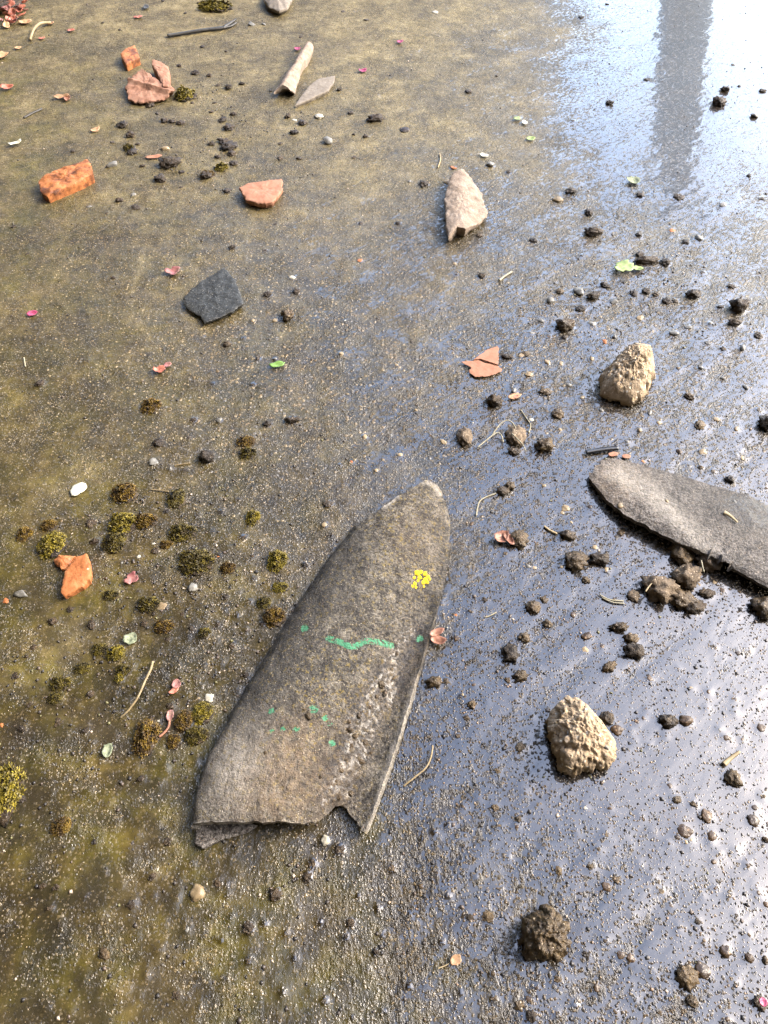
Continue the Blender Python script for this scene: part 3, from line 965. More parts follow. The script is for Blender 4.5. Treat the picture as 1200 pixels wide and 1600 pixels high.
def loft(rows, nu, nv, thick, rough, endjit, seed=0, sidejit=0.0, flat=1.0):
    """sheet through control rows, given real thickness; returns mesh and the outer grid"""
    P = np.array([[tuple(at(x, y, z * flat)) for (x, y, z) in row] for row in rows])
    A = np.array([cr(P[i], np.linspace(0, P.shape[1] - 1, nv)) for i in range(P.shape[0])])
    G = np.array([cr(A[:, j], np.linspace(0, A.shape[0] - 1, nu)) for j in range(nv)]).transpose(1, 0, 2)
    # ragged broken ends
    d0 = G[0] - G[3]; d0 /= np.linalg.norm(d0, axis=1, keepdims=True)
    d1 = G[-1] - G[-4]; d1 /= np.linalg.norm(d1, axis=1, keepdims=True)
    vv = np.arange(nv)
    j0 = (fbm(vv * 0.13, vv * 0 + 3.3, seed, 4) - 0.5) * 2 * endjit
    j1 = (fbm(vv * 0.13, vv * 0 + 8.1, seed + 5, 4) - 0.5) * 2 * endjit
    for k in range(6):
        f = (1 - k / 6) ** 1.5
        G[k] += d0 * (j0 * f)[:, None]; G[-1 - k] += d1 * (j1 * f)[:, None]
    if sidejit:
        e1 = G[:, -1] - G[:, -4]; e1 /= np.linalg.norm(e1, axis=1, keepdims=True)
        uu = np.arange(nu)
        k1 = (fbm(uu * 0.11, uu * 0 + 5.3, seed + 3, 4) - 0.5) * 2 * sidejit
        for k in range(6):
            G[:, -1 - k] += e1 * (k1 * (1 - k / 6))[:, None]
    du = np.gradient(G, axis=0); dv = np.gradient(G, axis=1)
    N = np.cross(du, dv); N /= np.linalg.norm(N, axis=2, keepdims=True) + 1e-9
    N *= np.sign(N[..., 2:3].mean())
    nz = (fbm(G[..., 0] * 70, G[..., 1] * 70, seed + 9, 4) - 0.5) * 2 * rough
    G = G + N * nz[..., None]
    I = G - N * thick
    I[..., 2] = np.maximum(I[..., 2], 0.0005)
    G[..., 2] = np.maximum(G[..., 2], 0.0015)
    V = np.concatenate([G.reshape(-1, 3), I.reshape(-1, 3)])
    idx = np.arange(nu * nv).reshape(nu, nv); o = nu * nv
    a, b, c, d = idx[:-1, :-1], idx[:-1, 1:], idx[1:, 1:], idx[1:, :-1]
    F = [np.stack([a, b, c, d], -1).reshape(-1, 4), np.stack([a + o, d + o, c + o, b + o], -1).reshape(-1, 4)]
    for ring in (idx[0], idx[-1], idx[:, 0], idx[:, -1]):
        F.append(np.stack([ring[:-1], ring[1:], ring[1:] + o, ring[:-1] + o], -1))
    F = np.concatenate(F)
    me = mesh_np(V, F, 'tile')
    bm = bmesh.new(); bm.from_mesh(me)
    bmesh.ops.recalc_face_normals(bm, faces=bm.faces)
    for e in bm.edges:
        if e.is_manifold and e.calc_face_angle(0) > 0.9: e.smooth = False
    bm.to_mesh(me); bm.free()
    return me, G, V

def px_of(V):
    x, y = to_px(V[:, 0], V[:, 1], V[:, 2])
    return x, y

def blob(x, y, cx, cy, rx, ry, ang=0.0):
    c, s = math.cos(ang), math.sin(ang)
    u = ((x - cx) * c + (y - cy) * s) / rx; v = (-(x - cx) * s + (y - cy) * c) / ry
    return np.exp(-(u * u + v * v))

def poly_dist(x, y, pts):
    best = np.full(x.shape, 1e9)
    for (a, b), (c, d) in zip(pts[:-1], pts[1:]):
        vx, vy = c - a, d - b
        t = np.clip(((x - a) * vx + (y - b) * vy) / (vx * vx + vy * vy), 0, 1)
        best = np.minimum(best, np.hypot(x - a - t * vx, y - b - t * vy))
    return best

# =================================================================== what lies where (photograph pixels)
# small loose pieces: x y width kind; kinds: c dark soil crumb, m brown mud clod, b brown pebble,
# t tan pebble, w white pebble, g grey stone, o orange terracotta chip
SMALL = """
187 48 6 c;280 102 12 c;306 113 14 c;192 197 18 c;204 212 16 c;175 222 10 c;114 237 9 c;207 238 18 c;223 260 12 c
257 190 12 c;269 191 11 c;282 193 14 c;357 137 16 c;250 280 22 c;186 312 13 c;211 323 15 c;166 332 11 c;21 354 9 c;282 291 11 c
43 395 10 c;363 387 13 c;316 72 10 c;353 80 8 c;327 118 11 c;347 187 18 c;357 200 18 c;350 222 20 c;362 240 16 c;322 275 20 c;365 255 14 c;355 297 14 c
161 37 8 c;290 21 8 c;255 2 8 c;340 133 10 c;378 131 12 c;335 160 10 c;300 160 9 c;330 175 10 c;365 178 12 c;340 245 12 c;330 225 11 c;235 165 14 c;246 178 10 c
215 225 8 c;340 262 12 c;283 268 12 c;393 38 12 g;140 322 9 g;208 303 9 g;188 288 9 c
572 32 9 c;470 58 8 c;530 142 11 c;423 142 9 c;548 177 11 c;473 193 15 c;460 207 14 c;450 183 13 c;553 210 9 c
571 213 11 c;438 224 9 c;438 247 12 m;467 247 11 c;553 245 10 c;662 288 16 c;622 348 11 c;563 347 9 c;776 120 8 c;732 144 12 c;750 367 12 c;415 390 9 c
498 183 15 w;513 222 20 g;633 203 14 b;680 20 10 w;460 188 8 w;412 38 8 g;536 18 8 c;610 118 6 c;700 285 12 t;708 262 13 o;766 258 14 g;795 268 10 c;640 283 8 g;430 350 9 c
908 27 12 c;948 7 10 c;952 162 13 c;895 189 10 c;1133 142 17 c;1191 143 14 c;1178 183 14 g;1145 102 10 c;892 299 18 c;1060 308 17 c
920 332 18 c;998 367 12 c;1072 377 13 c;1010 125 12 c;1155 135 8 c;872 312 15 t;1000 305 14 c;1130 320 12 g;834 375 13 c;1170 275 12 c;1092 372 14 g;1050 360 10 o;910 398 10 c;1190 310 11 c
177 434 11 c;137 564 10 c;62 600 14 c;223 596 8 c;332 599 9 c;247 693 18 c;295 684 10 c;355 538 14 m;290 734 9 c;240 723 18 g;302 656 12 c
457 432 12 w;418 459 15 c;463 455 15 c;418 663 14 c;753 431 14 c;713 428 10 c;403 560 10 c;513 788 14 c;343 656 10 g;267 733 10 g;310 5 8 c;380 528 8 c;395 600 9 c;430 560 8 g
562 405 10 o;710 412 8 t;395 500 9 t;430 500 10 t;533 552 9 t;540 500 7 w;620 570 7 t;588 735 8 t;625 710 9 t;693 690 13 t;740 660 6 w;650 640 7 t;549 721 8 o;531 727 8 t;570 682 9 t;610 680 8 g
882 527 12 c;892 512 15 c;1042 470 16 c;1143 447 14 c;908 482 17 c;990 457 13 c;1053 520 16 g;1077 620 18 c;1093 665 20 m;872 647 20 m;852 612 18 m
1095 730 11 c;1114 736 10 c;1075 726 10 c;1197 763 10 c;905 455 20 g;945 445 15 c;875 455 13 m;793 557 18 c;822 552 14 m;858 525 10 b;1010 455 14 c;1025 460 12 c;1055 470 12 c;1098 425 10 c
1040 410 18 c;1000 397 14 c;975 440 10 c;960 470 13 g;925 505 14 g;1000 495 14 t;945 533 12 o;960 525 12 g;1075 510 12 g;1105 535 11 g;1130 545 10 c;1160 545 14 g;1185 525 14 c;1150 505 14 c
860 470 14 g;845 500 12 g;830 520 10 g;815 555 10 t;803 610 12 g;827 585 11 t;855 565 12 t;877 567 10 t;925 560 9 t;830 655 9 w;1062 705 11 b;1098 705 13 t;1150 710 9 g;1160 715 10 t;1000 672 10 t;1030 660 9 t;980 690 8 g
1130 590 10 g;1165 605 12 g;1185 640 10 c;1120 655 10 t;1150 670 10 t;1060 575 12 c;1095 575 10 g;1015 645 11 g;910 620 9 t;890 600 9 g;940 640 9 g;875 670 8 t;1005 720 8 o;1125 480 12 c;1110 505 10 g
142 818 18 c;148 847 16 c;110 953 12 c;83 972 18 c;143 977 18 c;48 1100 16 c;53 1013 14 c;43 1027 12 c;25 1058 18 c;92 1130 16 c;35 1140 15 c;133 1143 14 c;300 983 14 c;267 1105 14 c
33 1012 9 g;253 948 16 t;342 870 10 o;330 903 7 o;352 955 9 o;302 918 16 g;98 812 6 t;240 850 8 w;217 870 9 w;293 995 7 t;168 951 6 t;198 1095 10 o;190 1119 9 o;255 1057 7 o;310 1093 9 t;248 1128 8 w;212 1197 11 t;158 1188 9 g;5 1135 12 o
10 940 14 o;65 950 9 g;110 806 9 c;243 862 14 c;320 993 16 c;353 933 14 c;477 883 12 c;142 1085 14 c;205 970 8 c;190 880 8 g;160 865 8 c;278 938 9 g;337 1000 9 c;362 1010 12 c;385 985 10 c;345 1035 10 c;320 1040 10 c;305 1060 10 c;275 1043 10 c;385 1055 12 c;370 1080 10 c
260 890 8 c;298 870 10 c;350 905 10 c;372 925 10 c;396 905 10 c;410 975 10 c;395 870 8 c;380 840 12 c;330 830 9 c;345 800 9 c;372 780 8 c;260 800 12 c;310 805 10 c;215 1060 8 c;225 1085 9 c;208 1040 8 c;180 1085 9 c;165 1075 8 c;120 1105 8 c;70 1120 8 c;60 1080 8 c;105 1150 10 c;145 1160 9 c;180 1150 9 c;305 1190 9 c;260 1200 9 c;60 1180 9 c;30 1195 8 c
240 960 10 c;225 975 12 c;262 1000 12 c;245 1020 10 c;292 1020 9 c;235 905 10 c;215 925 11 c;190 960 8 c;170 990 9 c;200 1010 10 c;322 960 10 c;340 975 10 c;370 960 10 c;390 940 9 c;285 960 9 c;316 1072 7 t;235 1083 8 w;282 1045 7 o;201 1030 6 o
507 820 10 t;518 837 6 t;698 1065 12 m;713 997 11 b;700 982 7 w;737 818 9 b;757 877 6 o;729 1122 13 c;757 937 12 c;735 955 11 c;712 960 8 o;722 850 6 b;793 1063 12 m;760 1095 8 c;715 1150 11 c;740 1070 9 b;723 1085 7 t;690 940 7 c
915 907 13 m;850 937 14 m;855 976 17 m;818 997 18 c;916 995 18 b 0.65 0.5;913 1015 11 t;941 1010 9 b;895 961 10 b;1016 1060 10 b;856 1110 11 b;855 1148 12 c;812 1168 17 c;963 1140 18 b;1107 1081 9 b;1188 1137 13 b;1135 1153 12 b
1092 913 7 t;1117 911 8 t;1128 922 10 b;970 833 13 m;1155 925 9 c;878 800 10 t;884 794 12 t;922 792 9 b;948 890 9 t;850 758 9 t;893 816 7 t;930 855 9 t;790 865 9 c;826 885 8 g;878 886 8 t;835 887 9 t;797 962 8 b;875 1012 9 m;840 1045 8 c
1060 1045 6 b;1105 1107 7 b;1148 1092 6 b;1010 1107 6 b;1148 1112 7 c;1005 1122 7 b;995 1128 8 b;985 1140 7 c;1153 1020 9 b;1171 1017 8 b;1115 1010 9 c;1080 1075 7 t;990 1155 6 c;1015 1165 7 c;1040 1150 7 c;1160 1155 8 b;1125 1140 7 g;900 1085 7 c;870 1080 7 c;830 1060 8 c;805 1095 8 c;830 1120 7 c;822 1015 7 c
97 1295 12 c;220 1218 14 c;248 1225 12 m;100 1263 12 c;102 1332 12 c;207 1353 12 c;237 1368 16 c;205 1413 18 c;237 1400 10 c;277 1400 12 c;340 1380 16 c;355 1383 8 o;388 1450 18 c;67 1385 14 c;88 1387 14 c;77 1420 13 c;93 1445 12 c;83 1487 14 c
163 1490 20 m;227 1525 10 c;275 1555 14 c;70 1575 9 c;110 1582 10 t;10 1430 12 c;213 1463 10 c;184 1548 11 c;263 1315 14 c;247 1315 12 c;345 1468 10 c;318 1460 10 c;387 1502 12 c;203 1327 10 c;148 1317 12 c;292 1453 10 g;160 1434 9 w;214 1304 8 t;246 1289 7 o
30 1230 8 c;80 1240 9 c;140 1235 10 c;170 1255 9 c;180 1285 8 c;120 1300 9 c;60 1310 8 c;25 1340 8 c;160 1360 9 c;190 1380 8 c;130 1400 8 c;300 1350 8 c;275 1330 8 c;330 1430 9 c;300 1500 9 c;250 1485 8 c;350 1530 9 c;310 1575 8 c;130 1530 8 c;30 1500 8 c;172 1543 6 o;200 1542 6 t;335 1465 6 o;355 1400 8 g;360 1432 8 g
702 1289 10 w;530 1327 18 c;488 1350 16 c;480 1370 18 c;430 1398 20 c;547 1442 14 c;540 1463 12 c;612 1357 14 m;587 1487 13 c;597 1460 10 c;460 1497 9 c;762 1432 18 m;733 1433 14 c;440 1550 10 c;413 1443 9 c;680 1300 8 c;723 1260 9 c
773 1262 12 m;780 1290 10 m;748 1249 7 o;683 1363 9 c;657 1385 10 c;772 1560 12 m;770 1522 10 c;507 1563 10 m;777 1205 12 m;575 1515 7 o;620 1490 9 c;640 1540 10 c;690 1470 9 c;720 1550 9 c;600 1580 9 c;550 1590 8 c;500 1440 8 c;560 1400 8 c;590 1420 9 c;640 1430 9 c;700 1400 8 c;660 1310 8 c;725 1320 8 c;745 1370 9 c;780 1390 9 c;795 1340 8 c;446 1458 5 w
1047 1229 11 b;1057 1250 16 m;1083 1257 14 m;1103 1276 18 b;1068 1298 19 b;1112 1307 16 b;1177 1283 19 b;1197 1313 14 m;1192 1245 12 m;1179 1262 10 b;1072 1316 8 t;1080 1312 7 t;1115 1347 10 b;1168 1352 8 b;915 1262 8 w;953 1263 8 b;810 1280 12 m;808 1292 9 b;935 1327 10 m;948 1305 10 m
873 1360 16 m;922 1355 11 m;947 1385 14 b;963 1375 15 m;1048 1413 10 b;1118 1387 8 b;1097 1399 7 t;987 1429 9 b;970 1492 13 b;985 1498 13 b;932 1543 12 b;917 1492 15 c;1132 1487 18 b;1082 1565 20 m;827 1562 12 b;812 1572 18 c;830 1588 18 c;877 1503 9 m;872 1530 14 m;839 1543 9 b;1137 1593 10 b;1033 1392 10 m;1197 1413 10 b
1110 1318 7 b;1045 1318 9 m;1058 1308 9 b;820 1240 8 c;840 1258 7 c;1125 1335 7 b;1150 1330 7 c;1018 1370 8 c;1000 1350 8 c;1170 1497 14 b;1195 1500 14 m;880 1405 8 c;905 1420 7 c;945 1470 9 c;1010 1460 8 c;1060 1450 10 c;1090 1440 12 c;1150 1430 8 c;1170 1460 8 c;1100 1470 9 c;1020 1520 9 c;1050 1560 8 c;990 1560 8 c;960 1580 9 c;900 1570 9 c;870 1585 9 c;1150 1540 9 m;1185 1395 7 b;1000 1275 6 c;1020 1300 6 c;985 1320 7 c;900 1300 7 c;870 1290 7 c;850 1320 8 c;1140 1400 8 m
"""
KIND = {'c': ('soil_crumb', 'soil', 'dark wet soil crumb', 'soil'), 'm': ('mud_clod', 'mud', 'brown mud clod', 'mud clod'),
        'b': ('pebble', 'pebble_brown', 'wet brown pebble', 'pebble'), 't': ('pebble', 'pebble_tan', 'smooth tan pebble', 'pebble'),
        'w': ('pebble', 'pebble_white', 'white pebble', 'pebble'), 'g': ('stone_chip', 'pebble_grey', 'grey stone chip', 'stone'),
        'o': ('terracotta_chip', 'terracotta', 'tiny orange terracotta chip', 'terracotta')}
LANDMARK = [(100, 273, 'the long stained terracotta bar'), (225, 115, 'the finned pink shard'), (465, 120, 'the arched tile sliver'),
            (408, 298, 'the flat rounded terracotta shard'), (727, 320, 'the tan concrete fragment'), (335, 460, 'the dark slate shard'),
            (1050, 150, 'the bright puddle'), (980, 420, 'the pale green leaf scrap'), (758, 562, 'the cracked salmon flake'),
            (985, 580, 'the upper lumpy mortar stone'), (115, 897, 'the winged orange terracotta shard'), (1060, 800, 'the pale tile slab'),
            (655, 905, 'the yellow lichen'), (912, 1150, 'the lower pale mortar stone'), (853, 1463, 'the biggest brown clod'),
            (308, 1396, 'the tan stone at lower left'), (230, 1150, 'the rusty moss ring'), (60, 1540, 'the bottom left corner'),
            (1130, 1540, 'the bottom right corner'), (10, 1240, 'the left edge moss cushion'), (508, 1313, 'the white pebble by the tile'),
            (300, 880, 'the largest dark moss patch'), (325, 720, 'the single round black clod'), (330, 30, 'the forked dark stick'), (1070, 920, 'the grey mud heap'), (620, 1520, 'the bottom edge, centre')]
small = []
for rec in SMALL.replace('\n', ';').split(';'):
    f = rec.split()
    if len(f) >= 4:
        small.append((float(f[0]), float(f[1]), float(f[2]), f[3], float(f[4]) if len(f) > 4 else None, float(f[5]) if len(f) > 5 else None))

# larger lumps that each have a look of their own: x y w kind aspect rotation height label
BIG = [
    (587, 188, 30, 'c', .6, .2, .5, 'flat patch of crumbled black soil on the pale upper concrete'),
    (267, 257, 38, 'c', .7, .3, .6, 'dark crumbly soil lump beside the orange sliver, upper left'),
    (357, 230, 30, 'c', .9, .9, .5, 'loose heap of black crumbs in the upper left crumb trail'),
    (1122, 163, 22, 'c', .9, 0, 1.1, 'round dark clod standing alone in the bright top right puddle'),
    (927, 365, 32, 'c', .5, 0, .7, 'long black clod just below the bright puddle'),
    (62, 600, 16, 'c', .8, .6, .8, 'small black lump alone on the olive left side'),
    (323, 716, 26, 'c', .95, 0, 1.1, 'single round black clod on the left concrete'),
    (449, 495, 21, 'm', 1.2, 0, 1.1, 'upright purplish brown clod right of the slate shard'),
    (456, 657, 26, 'c', .4, .1, .6, 'flat thin black clod in the middle of the concrete'),
    (772, 628, 26, 'c', .95, 0, 1.1, 'square black clod below the cracked salmon flake'),
    (882, 510, 30, 'm', .9, 0, .9, 'dark brown clod with a ragged top, right of centre'),
    (1082, 462, 24, 'c', .8, 0, .9, 'dark glossy clod right of the pale green leaf scrap'),
    (1152, 482, 30, 'c', .9, 0, 1.1, 'tallest black clod near the upper right edge'),
    (1148, 506, 23, 'c', .6, 0, .7, 'low black clod just under the tallest upper right clod'),
    (927, 463, 24, 'c', .6, .4, .7, 'low black clod left of the pale green leaf scrap'),
    (1010, 408, 40, 'c', .4, .1, .5, 'flat black crumble touching the pale green leaf scrap'),
    (1198, 665, 30, 'c', 1.0, 0, 1.1, 'black clod cut off by the right edge above the pale slab'),
    (851, 698, 32, 'm', .8, .1, .9, 'hairy brown mud ball above the black plastic strip'),
    (1140, 750, 17, 'c', .9, 0, .9, 'small black clod behind the pale tile slab'),
    (785, 768, 20, 'c', .9, 0, .9, 'dark clod at the end of the pale root thread'),
    (797, 760, 18, 'm', .9, 0, .8, 'small yellowish brown clod against the dark clod by the root thread'),
    (887, 837, 26, 'm', .75, -.2, .8, 'rounded brown clod above the double brown clod'),
    (900, 880, 38, 'm', 1.0, 0, .8, 'larger pinkish half of the double brown clod'),
    (935, 876, 38, 'c', .55, -.15, .7, 'dark flat half of the double brown clod'),
    (812, 845, 30, 'm', 1.15, .2, .8, 'rough brown mud clod beside the curled brown leaf'),
    (832, 950, 24, 'm', 1.0, 0, .9, 'round dark brown clod on the blue puddle, right of the tile'),
    (967, 982, 34, 'm', .48, .05, .8, 'long brown bean-shaped clod on the blue puddle'),
    (985, 998, 24, 'm', .8, 0, .8, 'small upper lump of the touching pair on the blue puddle'),
    (990, 1019, 34, 'c', .8, -.2, .8, 'larger dark lower lump of the touching pair on the blue puddle'),
    (951, 1043, 26, 'm', .65, .5, .8, 'oval dark brown clod below the touching pair'),
    (797, 1022, 28, 'c', 1.2, 0, .9, 'dark clod right of the curved tile, level with its paint stripe'),
    (813, 1057, 26, 'm', .7, .3, .7, 'low brown clod below the dark clod right of the tile'),
    (947, 1123, 23, 'c', 1.0, 0, .9, 'black round clod at the right of the lower pale mortar stone'),
    (1043, 1128, 30, 'c', .75, -.1, .8, 'black half of the glossy pair on the blue puddle'),
    (1071, 1127, 22, 'b', .8, .2, .8, 'shiny brown half of the glossy pair on the blue puddle'),
    (1063, 866, 36, 'm', 1.35, -.25, .9, 'upright oval brown clod at the lower edge of the pale slab'),
    (1105, 880, 36, 'drymud', .9, 0, .9, 'pale round mud ball at the lower edge of the pale slab'),
    (1070, 905, 42, 'drymud', .85, .4, .9, 'pale grassy mud lump on top of the grey mud heap'),
    (1030, 925, 56, 'drymud', .75, -.5, .8, 'broad grey-brown left lobe of the mud heap'),
    (1062, 938, 52, 'm', .7, -.5, .7, 'dark middle lobe of the mud heap'),
    (1083, 950, 38, 'c', .6, .3, .7, 'black wet lower tip of the mud heap'),
    (989, 932, 17, 'drymud', 1.2, .3, .8, 'small buff lump at the left tip of the mud heap'),
    (1103, 928, 26, 'c', .65, 0, .7, 'bristly black clod right of the mud heap'),
    (1192, 952, 44, 'm', .9, 0, .8, 'brown clod cut by the right edge below the pale slab'),
    (678, 1067, 28, 'm', .65, .1, .8, 'pinkish brown clod touching the right rim of the curved tile'),
    (737, 1102, 16, 'm', 1, 0, .8, 'small reddish clod right of the curved tile'),
    (1145, 1218, 28, 'm', 1.1, .4, .9, 'glossy dark clod beneath the dry seed husk'),
    (1072, 1527, 34, 'm', 1.1, 0, .9, 'dark reddish brown clod near the bottom right'),
    (1097, 1518, 24, 'b', .9, 0, .6, 'flat pinkish stone against the dark reddish clod at bottom right'),
    (1187, 1567, 20, 'c', 1.2, .2, .8, 'dark clod with a pink petal scrap at bottom right'),
    (308, 1396, 24, 't', 1.05, 0, .9, 'tan angular stone alone at lower left'),
    (508, 1313, 15, 'w', 1.1, 0, 1.0, 'white pebble just below the curved tile'),
    (33, 930, 27, 'g', .5, -.1, .6, 'flat light grey stone left of the winged orange shard'),
    (327, 1092, 15, 'w', 1.0, 0, .8, 'round white shell pebble above the moss cushions'),
    (725, 684, 22, 'drymud', 1.5, .1, 1.0, 'cone-shaped buff mud lump left of the root tangle'),
    (805, 682, 28, 'drymud', 1.3, -.1, .8, 'buff mud lump wrapped in root threads'),
    (803, 706, 20, 'm', .8, 0, .8, 'brown clod under the root-wrapped mud lump'),
    (175, 259, 24, 'g', .45, .6, .5, 'elongated grey-tan chip right of the terracotta bar'),
    (258, 233, 14, 't', .8, 0, .7, 'cream chip among the upper left crumbs'),
]
# moss: x y w h material label
MOSSES = [
    (82, 852, 42, 44, 'moss_yellow', 'bright yellow-green moss cushion above the winged orange shard'),
    (77, 822, 24, 20, 'moss_rust', 'small rusty moss tuft above the yellow-green cushion'),
    (40, 835, 24, 26, 'moss_rust', 'leftmost rusty moss tuft with a wet soil foot'),
    (180, 848, 36, 36, 'moss_olive', 'olive lower half of the double moss cushion'),
    (192, 820, 40, 40, 'moss_yellow', 'yellow-green upper half of the double moss cushion'),
    (195, 771, 38, 32, 'moss_rust', 'orange-brown moss tuft above the double cushion'),
    (276, 779, 28, 34, 'moss_olive', 'dark olive moss tuft right of the orange-brown one'),
    (228, 815, 34, 26, 'moss_rust', 'dark brown moss crumbs right of the double cushion'),
    (284, 832, 42, 30, 'moss_olive', 'wide dark moss patch above the biggest left patch'),
    (307, 880, 54, 42, 'moss_olive', 'biggest dark moss patch left of the curved tile'),
    (260, 852, 20, 16, 'moss_rust', 'small brown moss tuft left of the wide dark patch'),
    (357, 888, 24, 20, 'moss_rust', 'brown moss tuft at the right end of the biggest left patch'),
    (395, 808, 22, 26, 'moss_yellow', 'lone yellowish moss tuft above the curved tile left flank'),
    (433, 876, 30, 36, 'moss_yellow', 'upper of three moss tufts along the tile left flank'),
    (438, 918, 24, 18, 'moss_yellow', 'middle of three moss tufts along the tile left flank'),
    (428, 964, 34, 30, 'moss_rust', 'lowest of three moss tufts along the tile left flank'),
    (413, 942, 22, 20, 'moss_olive', 'dark moss tuft between the flank tufts and the soil'),
    (182, 1022, 28, 24, 'moss_yellow', 'oval yellow-green moss cushion left of the pale twig'),
    (157, 1016, 24, 20, 'moss_olive', 'dark moss tuft touching the oval cushion by the twig'),
    (193, 1048, 24, 20, 'moss_olive', 'dark moss tuft below the oval cushion by the twig'),
    (187, 1061, 16, 16, 'moss_yellow', 'tiny yellow moss tuft below the oval cushion'),
    (130, 1045, 26, 18, 'moss_olive', 'low black-green moss tuft at left, level with the twig top'),
    (95, 1068, 32, 24, 'moss_olive', 'wide low dark moss tuft at far left'),
    (88, 1092, 22, 20, 'moss_olive', 'small dark moss tuft under the wide low tuft'),
    (230, 1150, 38, 54, 'moss_rust', 'tall ring-shaped rusty moss cushion below the pale twig'),
    (288, 1127, 28, 32, 'moss_rust', 'dark rusty moss cushion left of the yellow-topped one'),
    (316, 1114, 32, 32, 'moss_yellow', 'yellow-topped moss cushion beside the shell pebble'),
    (272, 1160, 20, 22, 'moss_rust', 'small brown moss tuft between the ring cushion and the soil'),
    (306, 1150, 38, 26, 'moss_olive', 'flat crumbling moss and soil under the yellow-topped cushion'),
    (233, 945, 32, 26, 'moss_olive', 'dark moss patch beside the tan pebble, left of the tile'),
    (173, 930, 24, 18, 'moss_olive', 'low moss tuft right of the winged orange shard'),
    (257, 980, 30, 22, 'moss_rust', 'brown crumbly moss above the pale twig'),
    (320, 990, 20, 18, 'moss_olive', 'small dark moss tuft midway between twig and tile'),
    (6, 1240, 62, 84, 'moss_yellow', 'big moss cushion cut by the left edge'),
    (97, 1292, 30, 26, 'moss_rust', 'lone brown moss tuft below the big left edge cushion'),
    (236, 634, 30, 28, 'moss_rust', 'lone moss-topped clod on the olive concrete, left of centre'),
    (384, 690, 28, 20, 'moss_rust', 'upper tuft of the moss pair left of centre'),
    (387, 708, 26, 20, 'moss_olive', 'lower tuft of the moss pair left of centre'),
    (336, 14, 52, 26, 'moss_yellow', 'moss clump with black soil above the forked stick'),
    (290, 150, 32, 32, 'moss_yellow', 'yellow moss tuft beside the pink terracotta shard'),
    (346, 262, 20, 18, 'moss_yellow', 'small yellow moss tuft in the upper left crumb trail'),
    (324, 272, 22, 18, 'moss_rust', 'dark brown moss tuft in the upper left crumb trail'),
    (202, 232, 18, 16, 'moss_olive', 'small green moss tuft by the grey-tan chip'),
]
for (x, y, w, kd, a, r) in small:
    if y > 250 or x > 800:
        p = at(x, y); MENISCUS.append((p.x, p.y, 0.5 * w * mpp(x, y) * 0.95))
for b in BIG:
    p = at(b[0], b[1]); MENISCUS.append((p.x, p.y, 0.5 * b[2] * mpp(b[0], b[1]) * (0.95 if b[4] > .7 else .7)))
for q in MOSSES:
    p = at(q[0], q[1]); MENISCUS.append((p.x, p.y, 0.45 * min(q[2], q[3]) * mpp(q[0], q[1])))

build_ground()

# ------------------------------------------------------------------ the yard round the patch (partly mirrored in the water, partly added sky blockers)
def bx(x0, x1, y0, y1, z0, z1):
    v = [(x, y, z) for z in (z0, z1) for y in (y0, y1) for x in (x0, x1)]
    f = [(0, 2, 3, 1), (4, 5, 7, 6), (0, 1, 5, 4), (2, 6, 7, 3), (0, 4, 6, 2), (1, 3, 7, 5)]
    return v, f

def box(name, dims, mat, parent=None, bevel=0.01):
    v, f = bx(*dims)
    me = mesh_from(v, f, name, smooth=False)
    bm = bmesh.new(); bm.from_mesh(me)
    bmesh.ops.bevel(bm, geom=bm.edges[:], offset=bevel, segments=1, affect='EDGES')
    bm.to_mesh(me); bm.free()
    return link(name, me, mat, parent)

def plain(name, a, b, scale, rough=0.85):
    M = Mat(name)
    M.set(Base_Color=M.ramp(M.noise(scale, 4.0), [(0.35, a), (0.65, b)]), Roughness=rough)
    M.set(Normal=M.bump(M.math('MULTIPLY', M.noise(scale * 20, 3.0), 0.002)))
    return M.m
m_wood = plain('brown_timber', (0.030, 0.020, 0.013), (0.055, 0.038, 0.024), 6)
m_plaster = plain('ochre_plaster', (0.22, 0.18, 0.12), (0.30, 0.25, 0.17), 3)
m_plaster_dark = plain('brown_plaster', (0.06, 0.05, 0.038), (0.09, 0.075, 0.055), 3)
m_rooft = plain('clay_roof', (0.18, 0.075, 0.04), (0.26, 0.11, 0.06), 5)
m_pillar = plain('grey_render', (0.38, 0.37, 0.31), (0.50, 0.49, 0.42), 3)

EAVE_X, EAVE_Z, EAVE_Y0, EAVE_Y1 = -0.30, 2.60, -2.6, 3.9
porch = empty('added_porch_roof', (-1.6, 0.6, 0))  # unseen overhang, added so the left water film mirrors something dark
def porch_box(name, d, m):
    o = box(name, (d[0] + 1.6, d[1] + 1.6, d[2] - .6, d[3] - .6, d[4], d[5]), m, porch, .006)
    return o
nb = 12
bw = (EAVE_X + 2.2) / nb
for i in range(nb):
    porch_box('soffit_board', (-2.2 + i * bw + .004, -2.2 + (i + 1) * bw - .004, EAVE_Y0, EAVE_Y1, EAVE_Z, EAVE_Z + .022), m_wood)
porch_box('roof_covering', (-2.25, EAVE_X + .05, EAVE_Y0 - .05, EAVE_Y1 + .05, EAVE_Z + .03, EAVE_Z + .12), m_rooft)
porch_box('fascia', (EAVE_X + .002, EAVE_X + .03, EAVE_Y0, EAVE_Y1, EAVE_Z - .10, EAVE_Z + .028), m_wood)
porch_box('beam', (-1.72, -1.58, EAVE_Y0 + .1, EAVE_Y1 - .1, EAVE_Z - .16, EAVE_Z - .003), m_wood)
for yy in (EAVE_Y0 + .3, EAVE_Y1 - .3):
    porch_box('post', (-1.71, -1.59, yy - .06, yy + .06, -.005, EAVE_Z - .163), m_wood)
tag(porch, 'dark timber porch roof overhead at left, mirrored in the wet concrete', 'porch roof')

